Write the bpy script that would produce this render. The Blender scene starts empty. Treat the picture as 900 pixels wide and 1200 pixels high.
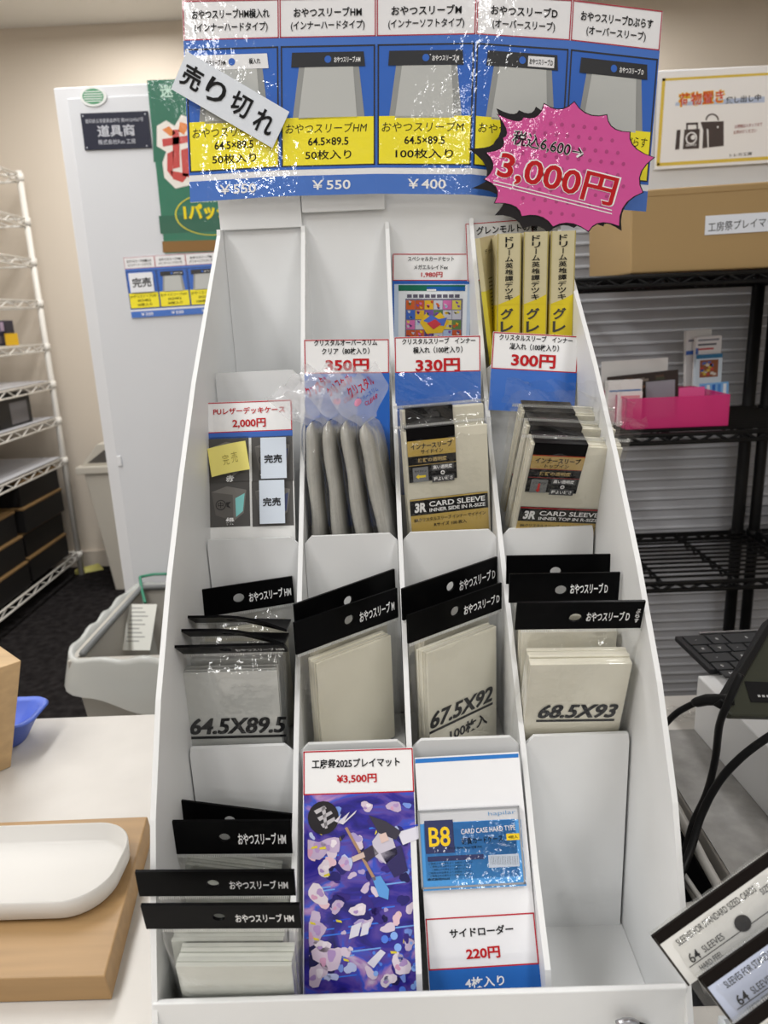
import bpy, bmesh, math, random
from mathutils import Vector, Matrix, noise
SC = bpy.context.scene
COL = SC.collection
# ------------------------------------------------------------------ camera
FPX, W0, H0 = 860.0, 900, 1200
CAMP = Vector((-0.00425099, -0.34196881, 0.3844165))
RIGHT = Vector((0.99913727, 0.0026141, -0.04144739))
DOWN = Vector((-0.03934, -0.2602176, -0.96474824))
FWD = Vector((-0.01330729, 0.96554646, -0.25989026))
cd = bpy.data.cameras.new('camera'); cam = bpy.data.objects.new('camera', cd); COL.objects.link(cam)
cd.sensor_fit = 'VERTICAL'; cd.sensor_height = 36; cd.lens = FPX / H0 * 36
cd.clip_start = .01; cd.clip_end = 50
up, bk = -DOWN, -FWD
cam.matrix_world = Matrix(((RIGHT.x, up.x, bk.x, CAMP.x), (RIGHT.y, up.y, bk.y, CAMP.y), (RIGHT.z, up.z, bk.z, CAMP.z), (0, 0, 0, 1)))
cd.dof.use_dof = True; cd.dof.focus_distance = .56; cd.dof.aperture_fstop = 12
SC.camera = cam
# ------------------------------------------------------------------ world, lights, exposure
w = bpy.data.worlds.new('world'); SC.world = w; w.use_nodes = True
bg = w.node_tree.nodes['Background']; bg.inputs[0].default_value = (1.0, .985, .97, 1); bg.inputs[1].default_value = .42
def area(name, loc, sx, sy, power, rot=(0, 0, 0), colr=(1, .99, .98)):
    l = bpy.data.lights.new(name, 'AREA'); l.shape = 'RECTANGLE'; l.size = sx; l.size_y = sy; l.energy = power; l.color = colr
    o = bpy.data.objects.new(name, l); COL.objects.link(o); o.location = loc; o.rotation_euler = rot
    return o
for lx, ly, p in ((-1.05, -.3, 26), (-1.05, 1.3, 26), (-1.1, 2.7, 24), (-1.1, -2.6, 22), (.75, -.8, 16), (.85, 1.6, 12), (.9, 2.8, 18), (.9, -3.2, 20), (-1.25, -5.75, 60), (.9, -5.4, 20)):
    area('ceiling_lamp', (lx, ly, 1.72), .22, 1.25, p)
vs = SC.view_settings
SC.display_settings.display_device = 'sRGB'
vs.view_transform = 'Standard'; vs.look = 'None'; vs.gamma = 1; vs.use_curve_mapping = False; vs.exposure = -.12
SC.cycles.use_denoising = True
SC.cycles.max_bounces = 10; SC.cycles.transparent_max_bounces = 40; SC.cycles.caustics_reflective = False; SC.cycles.caustics_refractive = False
SC.cycles.sample_clamp_indirect = 5

# ------------------------------------------------------------------ helpers
def at(px, py, Y):
    d = RIGHT * ((px - 450) / FPX) + DOWN * ((py - 600) / FPX) + FWD
    return CAMP + d * ((Y - CAMP.y) / d.y)
def atz(px, py, z):
    d = RIGHT * ((px - 450) / FPX) + DOWN * ((py - 600) / FPX) + FWD
    return CAMP + d * ((z - CAMP.z) / d.z)
def ray(px, py):
    return RIGHT * ((px - 450) / FPX) + DOWN * ((py - 600) / FPX) + FWD
def lin(c):
    c /= 255.0
    return c / 12.92 if c <= .04045 else ((c + .055) / 1.055) ** 2.4
MATS = {}
def P(rgb, kind='paper'):
    key = (tuple(rgb), kind)
    if key in MATS: return MATS[key]
    m = bpy.data.materials.new('%s_%d_%d_%d' % ((kind,) + tuple(rgb))); m.use_nodes = True
    nt = m.node_tree; b = nt.nodes['Principled BSDF']
    c = (lin(rgb[0]), lin(rgb[1]), lin(rgb[2]), 1)
    b.inputs['Base Color'].default_value = c
    def N(t): return nt.nodes.new(t)
    tc = N('ShaderNodeTexCoord')
    def nz(scale, detail=3, vec=None):
        n = N('ShaderNodeTexNoise'); n.inputs['Scale'].default_value = scale; n.inputs['Detail'].default_value = detail
        nt.links.new(vec or tc.outputs['Object'], n.inputs['Vector']); return n
    def bump(n, st, dist=.001, inp='Normal', out='Fac'):
        bp = N('ShaderNodeBump'); bp.inputs['Strength'].default_value = st; bp.inputs['Distance'].default_value = dist
        nt.links.new(n.outputs[out], bp.inputs['Height']); nt.links.new(bp.outputs[0], b.inputs[inp]); return bp
    def vary(n, lo, hi):
        r = N('ShaderNodeMapRange'); r.inputs['To Min'].default_value = lo; r.inputs['To Max'].default_value = hi
        r.inputs['From Min'].default_value = .3; r.inputs['From Max'].default_value = .7
        nt.links.new(n.outputs['Fac'], r.inputs['Value'])
        mx = N('ShaderNodeMix'); mx.data_type = 'RGBA'; mx.blend_type = 'MULTIPLY'; mx.inputs[0].default_value = 1
        mx.inputs[6].default_value = c; nt.links.new(r.outputs[0], mx.inputs[7]); nt.links.new(mx.outputs[2], b.inputs['Base Color'])
    R = 'Roughness'
    if kind == 'paper': b.inputs[R].default_value = .55; b.inputs['Specular IOR Level'].default_value = .3
    elif kind == 'ink': b.inputs[R].default_value = .5; b.inputs['Specular IOR Level'].default_value = .2
    elif kind == 'board':      # white corrugated card, faint scuffs
        b.inputs[R].default_value = .5; b.inputs['Specular IOR Level'].default_value = .35
        vary(nz(9, 6), .95, 1.02); bump(nz(60, 2), .08)
    elif kind == 'lam':        # laminated, wavy gloss film on top
        b.inputs[R].default_value = .5; b.inputs['Coat Weight'].default_value = .9; b.inputs['Coat Roughness'].default_value = .05
        bump(nz(80, 3), .3, .002, 'Coat Normal')
    elif kind == 'gloss':
        b.inputs[R].default_value = .28; b.inputs['Specular IOR Level'].default_value = (.06 if max(rgb) < 50 else .35); bump(nz(35, 2), .2, .002)
    elif kind == 'plastic':
        b.inputs[R].default_value = .42; b.inputs['Specular IOR Level'].default_value = (.2 if max(rgb) < 80 else .45)
    elif kind == 'wood':
        b.inputs[R].default_value = .5
        mp = N('ShaderNodeMapping'); mp.inputs['Scale'].default_value = (3, 45, 45); nt.links.new(tc.outputs['Object'], mp.inputs['Vector'])
        vary(nz(2.2, 8, mp.outputs[0]), .86, 1.06)
    elif kind == 'carpet':
        b.inputs[R].default_value = 1; b.inputs['Specular IOR Level'].default_value = 0; vary(nz(30, 6), .6, 1.5); bump(nz(300, 2), .5)
    elif kind == 'wall': b.inputs[R].default_value = .8; b.inputs['Specular IOR Level'].default_value = .1; bump(nz(120, 3), .12)
    elif kind == 'metal': b.inputs['Metallic'].default_value = 1; b.inputs[R].default_value = .3
    elif kind == 'desk': b.inputs[R].default_value = .45; vary(nz(14, 6), .93, 1.04)
    elif kind == 'speck':      # grey plate with small dark scuffs
        b.inputs[R].default_value = .55; vary(nz(60, 8), .75, 1.08)
    elif kind == 'tint':       # see-through coloured plastic
        b.inputs[R].default_value = .25; b.inputs['Alpha'].default_value = .62
    elif kind in ('clear', 'haze'):      # thin clear film with gloss
        out = nt.nodes['Material Output']
        tr = N('ShaderNodeBsdfTransparent'); tr.inputs[0].default_value = (.97, .97, .965, 1)
        gl = N('ShaderNodeBsdfGlossy'); gl.inputs['Roughness'].default_value = .07; gl.inputs[0].default_value = (1, 1, 1, 1)
        df = N('ShaderNodeBsdfDiffuse'); df.inputs[0].default_value = c
        n = nz(55, 3); bp = N('ShaderNodeBump'); bp.inputs['Strength'].default_value = .55; bp.inputs['Distance'].default_value = .004
        nt.links.new(n.outputs['Fac'], bp.inputs['Height']); nt.links.new(bp.outputs[0], gl.inputs['Normal'])
        fr = N('ShaderNodeLayerWeight'); fr.inputs[0].default_value = .5; nt.links.new(bp.outputs[0], fr.inputs['Normal'])
        pw = N('ShaderNodeMath'); pw.operation = 'POWER'; pw.inputs[1].default_value = 4; nt.links.new(fr.outputs['Facing'], pw.inputs[0])
        ad = N('ShaderNodeMath'); ad.operation = 'MULTIPLY_ADD'; ad.inputs[1].default_value = .6; ad.inputs[2].default_value = .045
        nt.links.new(pw.outputs[0], ad.inputs[0])
        m0 = N('ShaderNodeMixShader'); m0.inputs[0].default_value = .02 if kind == 'clear' else .3
        nt.links.new(tr.outputs[0], m0.inputs[1]); nt.links.new(df.outputs[0], m0.inputs[2])
        m1 = N('ShaderNodeMixShader'); nt.links.new(ad.outputs[0], m1.inputs[0])
        nt.links.new(m0.outputs[0], m1.inputs[1]); nt.links.new(gl.outputs[0], m1.inputs[2]); nt.links.new(m1.outputs[0], out.inputs[0])
    elif kind == 'sleeves':    # block of clear sleeves: milky, layered edges
        b.inputs[R].default_value = .3; b.inputs['Coat Weight'].default_value = 1; b.inputs['Coat IOR'].default_value = 1.7; b.inputs['Coat Roughness'].default_value = .04
        mp = N('ShaderNodeMapping'); mp.inputs['Scale'].default_value = (6, 420, 6); nt.links.new(tc.outputs['Object'], mp.inputs['Vector'])
        vary(nz(1.5, 5, mp.outputs[0]), .84, 1.08); b.inputs['Alpha'].default_value = .95
        bump(nz(22, 2), .05, .003, 'Coat Normal')
    elif kind == 'streak':
        b.inputs[R].default_value = .25; b.inputs['Coat Weight'].default_value = .6; b.inputs['Coat Roughness'].default_value = .1
        mp = N('ShaderNodeMapping'); mp.inputs['Scale'].default_value = (380, 60, 7); nt.links.new(tc.outputs['Object'], mp.inputs['Vector']); n_ = nz(1, 4, mp.outputs[0]); vary(n_, .8, 1.15); bump(n_, .15, .001)
    elif kind == 'mat_art':
        pass
    MATS[key] = m
    return m
WHITE = P((232, 233, 233), 'board')
PAPER = P((242, 242, 242)); INK = P((14, 14, 16), 'ink'); REDINK = P((190, 22, 30), 'ink'); BLUE = P((20, 96, 190)); WINK = P((245, 245, 245), 'ink')
YEL = P((250, 232, 20)); REDL = P((190, 30, 50), 'ink'); BLACKH = P((9, 9, 10), 'gloss'); FILM = P((235, 235, 235), 'clear'); HAZE = P((240, 240, 244), 'haze')
SLV = P((240, 235, 216), 'sleeves'); SLVG = P((206, 207, 203), 'sleeves')

_tc = {}
def textgeo(s, bold):
    k = (s, bold)
    if k not in _tc:
        c = bpy.data.curves.new('lettering', 'FONT'); c.body = s; c.offset = bold; c.resolution_u = 3; c.align_x = 'LEFT'
        o = bpy.data.objects.new('lettering', c); me = o.to_mesh()
        vs_ = [(v.co.x, v.co.y) for v in me.vertices]; fs = [tuple(p.vertices) for p in me.polygons]
        o.to_mesh_clear(); bpy.data.objects.remove(o); bpy.data.curves.remove(c)
        _tc[k] = (vs_, fs)
    return _tc[k]
class MB:
    def __init__(s, M=None): s.v = []; s.f = []; s.mi = []; s.ms = []; s.sm = []; s.M = M or Matrix.Identity(4); s.map = None
    def idx(s, m):
        if m not in s.ms: s.ms.append(m)
        return s.ms.index(m)
    def add(s, vs, fs, m, smooth=False):
        b = len(s.v); i = s.idx(m)
        for p in vs:
            p = Vector(p)
            if s.map: p = s.map(p)
            s.v.append(s.M @ p)
        for f in fs: s.f.append(tuple(b + k for k in f)); s.mi.append(i); s.sm.append(smooth)
    def box(s, x0, x1, y0, y1, z0, z1, m):
        s.add([(x, y, z) for z in (z0, z1) for x, y in ((x0, y0), (x1, y0), (x1, y1), (x0, y1))],
              [(0, 3, 2, 1), (4, 5, 6, 7), (0, 1, 5, 4), (1, 2, 6, 5), (2, 3, 7, 6), (3, 0, 4, 7)], m)
    def hexa(s, b, t, m):   # bottom 4 and top 4 corners, same winding (ccw from above)
        s.add(list(b) + list(t), [(0, 3, 2, 1), (4, 5, 6, 7), (0, 1, 5, 4), (1, 2, 6, 5), (2, 3, 7, 6), (3, 0, 4, 7)], m)
    def quad(s, pts, m): s.add(pts, [(0, 1, 2, 3)], m)
    def rect(s, x0, x1, z0, z1, m, L=1):
        y = -L * 1.6e-4; s.quad([(x0, y, z0), (x1, y, z0), (x1, y, z1), (x0, y, z1)], m)
    def frame(s, x0, x1, z0, z1, lw, m, L=2):
        s.rect(x0, x1, z0, z0 + lw, m, L); s.rect(x0, x1, z1 - lw, z1, m, L); s.rect(x0, x0 + lw, z0, z1, m, L); s.rect(x1 - lw, x1, z0, z1, m, L)
    def poly(s, pts, m, L=1):
        y = -L * 1.6e-4
        tes = bmesh.new(); vs_ = [tes.verts.new((x, z, 0)) for x, z in pts]
        tes.faces.new(vs_); bmesh.ops.triangulate(tes, faces=tes.faces[:]); tes.verts.index_update()
        fs = [tuple(v.index for v in f.verts) for f in tes.faces]; tes.free()
        s.add([(x, y, z) for x, z in pts], fs, m)
    def disc(s, cx, cz, r, m, L=1, rz=None, n=20):
        rz = rz or r; s.poly([(cx + r * math.cos(2 * math.pi * k / n), cz + rz * math.sin(2 * math.pi * k / n)) for k in range(n)], m, L)
    def prism(s, pts, y0, y1, m):
        n = len(pts); tes = bmesh.new(); vv = [tes.verts.new((x, z, 0)) for x, z in pts]; tes.faces.new(vv)
        bmesh.ops.triangulate(tes, faces=tes.faces[:]); tes.verts.index_update(); fs = [tuple(v.index for v in f.verts) for f in tes.faces]; tes.free()
        V = [(x, y0, z) for x, z in pts] + [(x, y1, z) for x, z in pts]
        F = fs + [tuple(n + k for k in reversed(f)) for f in fs] + [(k, k + n, (k + 1) % n + n, (k + 1) % n) for k in range(n)]
        s.add(V, F, m)
    def text(s, t, cx, cz, h, m, L=3, wd=None, bold=.012, rot=0, shear=0):
        vs_, fs = textgeo(t, bold)
        if not vs_: return
        xa = min(v[0] for v in vs_); xb = max(v[0] for v in vs_); ya = min(v[1] for v in vs_); yb = max(v[1] for v in vs_)
        k = h / max(yb - ya, .35); kx = k if wd is None else wd / (xb - xa); y = -L * 1.6e-4
        cr, sr = math.cos(rot), math.sin(rot); out = []
        for X, Z in vs_:
            a = (X - (xa + xb) / 2) * kx; b = (Z - (ya + yb) / 2) * k; a += shear * b
            out.append((cx + a * cr - b * sr, y, cz + a * sr + b * cr))
        s.add(out, fs, m)
    def vtext(s, t, cx, ztop, zbot, cw, m, L=3, bold=.012):
        n = len(t); st = (ztop - zbot) / n
        for k, ch in enumerate(t):
            s.text(ch, cx, ztop - st * (k + .5), (cw if ch in 'ーー' else st * .86), m, L, wd=(st * .8 if ch in 'ーー' else cw), bold=bold, rot=0) if ch not in 'ーー' else \
                s.box(cx - cw * .06, cx + cw * .06, -L * 1.6e-4 - 1e-5, -L * 1.6e-4, ztop - st * (k + .92), ztop - st * (k + .08), m)
    def tube(s, path, r, m, n=8, closed=False):
        path = [Vector(p) for p in path]; rings = []
        for i, p in enumerate(path):
            d = (path[min(i + 1, len(path) - 1)] - path[max(i - 1, 0)]).normalized()
            a = d.cross(Vector((0, 0, 1)));  a = a.normalized() if a.length > 1e-3 else Vector((1, 0, 0)); b = d.cross(a)
            rr = r[i] if isinstance(r, (list, tuple)) else r
            rings.append([p + (a * math.cos(2 * math.pi * k / n) + b * math.sin(2 * math.pi * k / n)) * rr for k in range(n)])
        V = [v for g in rings for v in g]; F = []
        for i in range(len(rings) - 1):
            for k in range(n): F.append((i * n + k, i * n + (k + 1) % n, (i + 1) * n + (k + 1) % n, (i + 1) * n + k))
        F += [tuple(range(n))[::-1], tuple((len(rings) - 1) * n + k for k in range(n))]
        s.add(V, F, m, True)
    def grid(s, fn, nu, nv, m, smooth=True):
        V = [fn(i / nu, j / nv) for j in range(nv + 1) for i in range(nu + 1)]
        F = [(j * (nu + 1) + i, j * (nu + 1) + i + 1, (j + 1) * (nu + 1) + i + 1, (j + 1) * (nu + 1) + i) for j in range(nv) for i in range(nu)]
        s.add(V, F, m, smooth)
    def build(s, name, parent=None, bevel=0, rootM=None):
        me = bpy.data.meshes.new(name); inv = rootM.inverted() if rootM is not None else None
        me.from_pydata([(inv @ v if inv is not None else v) for v in s.v], [], s.f)
        for m in s.ms: me.materials.append(m)
        me.polygons.foreach_set('material_index', s.mi); me.polygons.foreach_set('use_smooth', s.sm); me.update()
        o = bpy.data.objects.new(name, me); COL.objects.link(o)
        if parent is not None: o.parent = parent
        elif rootM is not None: o.matrix_world = rootM
        if bevel:
            md = o.modifiers.new('bevel', 'BEVEL'); md.width = bevel; md.segments = 2; md.limit_method = 'ANGLE'
        return o
def tag(o, label, cat, group=None, kind=None):
    o['label'] = label; o['category'] = cat
    if group: o['group'] = group
    if kind: o['kind'] = kind
    return o
def struct(o): o['kind'] = 'structure'; return o
def thing(name, label, cat, M, group=None):
    o = bpy.data.objects.new(name, None); COL.objects.link(o); o.empty_display_size = .02
    o.matrix_world = M if isinstance(M, Matrix) else Matrix.Translation(M)
    return tag(o, label, cat, group)
def frameof(tl, tr, bl):
    """frame with x along the top edge, z up the sheet, y into the scene; origin bottom left"""
    x = (tr - tl); w_ = x.length; x.normalize(); d = tl - bl; z = d - x * d.dot(x); h_ = z.length; z.normalize(); y = z.cross(x)
    o = tl - z * h_
    return Matrix(((x.x, y.x, z.x, o.x), (x.y, y.y, z.y, o.y), (x.z, y.z, z.z, o.z), (0, 0, 0, 1))), w_, h_
class Sheet(MB):
    """flat sheet facing the viewer; decals may be given by where they sit on the sheet in the photo"""
    def __init__(s, tl, tr, bl, mat, th=.0006):
        s.F, s.w, s.h = frameof(at(*tl), at(*tr), at(*bl)); super().__init__(None); s.iF = s.F.inverted()
        s.box(0, s.w, 0, th, 0, s.h, mat)
    def L(s, px, py):
        o = s.iF @ CAMP; d = s.iF.to_3x3() @ ray(px, py); p = o + d * (-o.y / d.y); return p.x, p.z
    def prect(s, a, b, m, L=1):
        x0, z1 = s.L(*a); x1, z0 = s.L(*b); s.rect(x0, x1, z0, z1, m, L)
    def pframe(s, a, b, lw, m, L=2):
        x0, z1 = s.L(*a); x1, z0 = s.L(*b); s.frame(x0, x1, z0, z1, lw, m, L)
    def ppoly(s, pts, m, L=1): s.poly([s.L(*p) for p in pts], m, L)
    def ptext(s, t, cx, cy, hpx, m, wpx=None, L=3, bold=.012, rot=0, shear=0):
        a = s.L(cx, cy); b = s.L(cx, cy + hpx); c = s.L(cx + (wpx or 10), cy)
        s.text(t, a[0], a[1], abs(a[1] - b[1]), m, L, wd=(abs(c[0] - a[0]) if wpx else None), bold=bold, rot=rot, shear=shear)
    def done(s, name, label, cat, group=None):
        o = s.build(name); o.matrix_world = s.F; return tag(o, label, cat, group)

# ------------------------------------------------------------------ room shell
FZ = -.93
b = MB(); b.box(-2.4, 2.6, -6.5, 3.7, FZ - .05, FZ, P((38, 36, 36), 'carpet')); struct(b.build('floor'))
BEI = P((214, 203, 188), 'wall')
b = MB(); b.box(-2.4, 2.6, 3.62, 3.7, FZ, 1.77, BEI); struct(b.build('wall_back'))
b = MB(); b.box(-2.4, -2.3, -6.5, 3.62, FZ, 1.77, BEI); struct(b.build('wall_left'))
b = MB(); b.box(2.5, 2.6, -6.5, 3.62, FZ, 1.77, BEI); struct(b.build('wall_right'))
b = MB(); b.box(-2.3, 2.5, 3.6, 3.62, FZ, FZ + .09, P((196, 186, 174), 'wall')); struct(b.build('baseboard_back'))
b = MB(); b.box(-2.4, 2.6, -6.5, 3.7, 1.77, 1.82, P((238, 236, 230), 'wall')); struct(b.build('ceiling'))

# counter
b = MB(); CW = P((197, 193, 187), 'desk'); ZT = -.062
b.box(-1.2, .165, -.5, .4365, ZT - .03, ZT, CW); b.box(.165, .2535, .30, .4365, ZT - .03, ZT, CW); b.box(.2535, 1.0, -.5, .4365, ZT - .03, ZT, CW); b.box(.165, .2535, -.5, .04, ZT - .03, ZT, CW)
b.box(-1.15, .95, .36, .38, FZ, ZT - .03, P((225, 222, 216), 'desk')); b.box(-1.17, -1.15, -.3, .38, FZ, ZT - .03, P((225, 222, 216), 'desk')); b.box(.95, .97, -.3, .38, FZ, ZT - .03, P((225, 222, 216), 'desk'))
tag(b.build('counter', bevel=.002), 'white shop counter carrying the tiered cardboard sleeve display', 'counter')
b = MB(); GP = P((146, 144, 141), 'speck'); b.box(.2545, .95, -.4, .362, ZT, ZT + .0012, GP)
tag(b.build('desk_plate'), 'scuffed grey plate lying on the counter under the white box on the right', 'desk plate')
b = MB(); DK = P((40, 40, 42), 'plastic')
b.box(.166, .2525, .045, .298, ZT - .1, ZT - .097, DK); b.box(.166, .1675, .045, .298, ZT - .097, ZT - .031, DK); b.box(.251, .2525, .045, .298, ZT - .097, ZT - .031, DK)
b.box(.166, .2525, .045, .0465, ZT - .097, ZT - .031, DK); b.box(.166, .2525, .2965, .298, ZT - .097, ZT - .031, DK)
tag(b.build('cable_trough'), 'dark cable trough sunk into the counter right of the display', 'cable trough')
GC = P((176, 174, 170), 'plastic')
for k, (x0, x1, z0, z1, r, lab) in enumerate(((.240, .243, -.058, -.066, .0042, 'thick grey cable running along the right rim of the trough'), (.226, .228, -.078, -.08, .0035, 'grey cable in the middle of the counter trough'), (.214, .236, -.066, -.085, .0025, 'thin grey cable slanting across the counter trough'), (.196, .2, -.07, -.07, .0048, 'thick grey cable nearest the display in the trough'), (.184, .198, -.058, -.06, .0038, 'grey cable crossing the trough edge beside the display'))):
    b = MB(); b.tube([(x0 + (x1 - x0) * t / 8, .285 - .225 * t / 8, z0 + (z1 - z0) * t / 8 + .003 * math.sin(t + k)) for t in range(9)], r, GC)
    tag(b.build('grey_cable'), lab, 'cable', 'grey cables in the counter trough')
b = MB(); b.grid(lambda u, v: (.175 + .11 * u, .1 + .012 * v + .012 * u * (1 - u), -.058 + .012 * u + .004 * math.sin(u * 6)), 14, 2, GC)
md = b.build('grey_strap'); md.modifiers.new('solid', 'SOLIDIFY').thickness = .002; tag(md, 'flat grey strap lying across the cables in the trough', 'strap')

# ------------------------------------------------------------------ display stand
ZS = [-.02 + .06 * k for k in range(10)]
PIN = [-.008, .054, .101, .153, .207, .257, .298, .337, .377, .386]
POUT = [-.013, .008, .031, .066, .113, .169, .230, .301, .372, .386]
def prof(t, z):
    z = max(ZS[0], min(ZS[-1], z)); k = min(int((z - ZS[0]) / .06), 8); f = (z - ZS[k]) / .06
    return t[k] + (t[k + 1] - t[k]) * f
DC = .0775; ZFL = -.0583; YP = [-.004, .1045, .2085, .2925, .386]; ZP = [.0045, .1015, .219, .342]; ZF = [-.0583, .062, .172, .285]
st = thing('display_stand', 'white tiered cardboard counter display with four columns of pockets', 'display stand', (0, .15, ZT))
stM = st.matrix_world.copy()
def wallpart(name, X, t, tab, ztop, z0=ZT + .0005):
    b = MB()
    zz = [ZFL + .0583 - .0583 + 0] if 0 else []
    pts = [(prof(tab, -.02) if tab is POUT else -.002, z0)]
    z = -.02 if tab is POUT else .0
    while z < ztop: pts.append((prof(tab, z), z)); z += .02
    pts.append((prof(tab, ztop), ztop)); pts.append((.389, ztop)); pts.append((.389, z0))
    b.M = Matrix(((0, 1, 0, X), (1, 0, 0, 0), (0, 0, 1, 0), (0, 0, 0, 1)))
    b.prism(pts, -t / 2, t / 2, WHITE); return b.build(name, st, rootM=stM)
for k in (-1, 0, 1): wallpart('divider', DC * k, .0036, PIN, .466)
wallpart('side_panel', -.1545, .0034, POUT, .4655); wallpart('side_panel', .1545, .0034, POUT, .4655)
b = MB(); b.box(-.1525, .1525, .386, .389, ZT + .0005, .505, WHITE); b.build('back_panel', st, rootM=stM)
b = MB(); b.box(-.1525, .1525, -.002, .386, ZT + .0005, ZFL, WHITE); b.build('base_panel', st, rootM=stM)
b = MB(); b.box(-.1555, .1535, -.006, -.0025, ZT + .0005, .0042, WHITE); b.box(-.1555, .1535, -.0025, -.0005, ZT + .0005, .0025, P((205, 205, 205), 'board')); b.build('front_lip', st, bevel=.0008, rootM=stM)
for r in (1, 2, 3):
    for c in range(4):
        x0 = -.155 + DC * c + (.0035 if c == 0 else .0022); x1 = -.155 + DC * (c + 1) - (.0042 if c == 3 else .0022)
        b = MB(); ch = .006; zt = ZP[r]; zb = (ZFL if r == 1 else ZF[r - 1] + .0015)
        pl = x0 + (ch if c > 0 else .001); pr = x1 - (ch if c < 3 else .001)
        b.prism([(x0, zb), (x1, zb), (x1, zt - ch), (pr, zt), (pl, zt), (x0, zt - ch)], YP[r] - .0015, YP[r] + .0015, WHITE)
        b.build('tier_panel', st, rootM=stM)
        b = MB(); b.box(x0, x1, YP[r] + .0016, (YP[r + 1] if r < 3 else .386) - .0016, ZF[r] - .0015, ZF[r], WHITE); b.build('shelf', st, rootM=stM)
for (x0, x1, zb, zt, y, nm) in ((-.1545, -.0785, .4655, .512, .3845, 'top_flap'), (-.0775, -.0015, .4775, .512, .3825, 'top_flap')):
    b = MB(); b.box(x0, x1, y - .0026, y, zb, zt, WHITE); b.build(nm, st, bevel=.0006, rootM=stM)

# ------------------------------------------------------------------ price board across the top
LW = P((240, 240, 242), 'lam'); LB = P((28, 98, 196), 'lam'); LB2 = P((58, 112, 200), 'lam'); LY = P((252, 236, 20), 'lam'); LK = P((16, 20, 28), 'lam'); LR = P((178, 34, 62), 'lam'); LG = P((150, 152, 150), 'lam'); LG2 = P((192, 194, 191), 'lam')
edges = [((213, 1), (223, 237), .372), ((327, -1), (329, 230), .3705), ((441, -3), (441, 227), .370), ((559, -6), (552, 228), .3715), ((671, 0), (657, 240), .378), ((777, 13), (757, 248), .386)]
CARDS = [('おやつスリーブHM横入れ', '(インナーハードタイプ)', 'おやつスリーブHM', '64.5×89.5', '50枚入り', '￥550', 'おやつスリーブ.HM'),
         ('おやつスリーブHM', '(インナーハードタイプ)', 'おやつスリーブHM', '64.5×89.5', '50枚入り', '￥550', 'おやつスリーブ.HM'),
         ('おやつスリーブM', '(インナーソフトタイプ)', 'おやつスリーブM', '64.5×89.5', '100枚入り', '￥400', 'おやつスリーブ M'),
         ('おやつスリーブD', '(オーバースリーブ)', 'おやつスリーブD', '67.5×92', '100枚入り', '￥400', 'おやつスリーブ.D'),
         ('おやつスリーブDぷらす', '(オーバースリーブ)', 'おやつスリーブDぷらす', '68.5×93', '50枚入り', '￥550', 'おやつスリーブ D')]
def pricecard(b, k, W=.082, H=.159, small=False):
    t1, t2, y1, y2, y3, pr, hd = CARDS[k]; Z = lambda f: H * (1 - f)
    if not small: b.box(0, W, 0, .0007, 0, H, LW)
    else: b.rect(0, W, 0, H, LW, 1)
    A = 1 if not small else 2
    b.rect(0, W, Z(.235), Z(.188), LB2, A); b.rect(.0, W, Z(.86), Z(.235), LB, A)
    b.frame(.0004, W - .0004, Z(.188), Z(0), .0009, LR, A + 1)
    b.text(t1, W * .5, Z(.066), H * .046, INK, A + 2, wd=W * (.80 if len(t1) > 9 else .7), bold=.02)
    b.text(t2, W * .5, Z(.132), H * .05, INK, A + 2, wd=W * (.76 if 'イン' in t2 else .66), bold=.016)
    b.frame(.001, W - .001, Z(.845), Z(.228), .0013, LK, A + 1)
    # the packet pictured on the card
    b.poly([(W * .2, Z(.335)), (W * .82, Z(.335)), (W * .88, Z(.60)), (W * .13, Z(.60))], LG, A + 1)
    b.poly([(W * .26, Z(.335)), (W * .76, Z(.335)), (W * .80, Z(.60)), (W * .19, Z(.60))], LG2, A + 2)
    b.poly([(W * .13, Z(.262)), (W * .87, Z(.262)), (W * .885, Z(.335)), (W * .12, Z(.335))], LW if k == 0 else LK, A + 3)
    b.disc(W * .5, Z(.298), W * .035, LB, A + 4)
    b.text(hd, W * .70 if k else W * .3, Z(.300), H * .03, INK if k == 0 else WINK, A + 4, wd=W * .27, bold=.02)
    if k == 0: b.text('横入れ', W * .74, Z(.298), H * .03, INK, A + 4, wd=W * .12, bold=.02)
    if k == 3: b.rect(W * .56, W * .84, Z(.325), Z(.275), LW, A + 3.6); b.text(hd, W * .70, Z(.300), H * .03, INK, A + 5, wd=W * .25, bold=.02)
    b.rect(.0023, W - .0023, Z(.838), Z(.59), LY, A + 2)
    b.text(y1, W * .48, Z(.645), H * .052, INK, A + 3, wd=W * (.84 if k < 4 else .92), bold=.0, shear=.15)
    b.text(y2, W * .5, Z(.715), H * .042, INK, A + 3, wd=W * .42, bold=.016)
    b.text(y3, W * .5, Z(.785), H * .05, INK, A + 3, wd=W * (.48 if len(y3) < 6 else .6), bold=.012)
    b.rect(0, W, Z(1), Z(.893), LB2, A + 1)
    b.text(pr, W * .53, Z(.945), H * .052, WINK, A + 3, wd=W * .4, bold=.014)
hb = thing('price_board', 'row of five laminated blue and yellow price cards across the top of the display', 'price board', at(441, 229, .3705))
hbM = hb.matrix_world.copy()
for k in range(5):
    b = MB(); (ta, ba, ya), (tb, bb, yb) = edges[k], edges[k + 1]
    TL, TR, BL, BR = at(*ta, ya), at(*tb, yb), at(*ba, ya), at(*bb, yb); nrm = (BL - TL).cross(TR - TL).normalized()
    if nrm.y < 0: nrm = -nrm
    b.map = lambda p, TL=TL, TR=TR, BL=BL, BR=BR, n=nrm: (BL * (1 - p.x / .082) + BR * (p.x / .082)) * (1 - p.z / .159) + (TL * (1 - p.x / .082) + TR * (p.x / .082)) * (p.z / .159) + n * p.y
    pricecard(b, k); o = b.build('price_card', hb, rootM=hbM)
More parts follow.
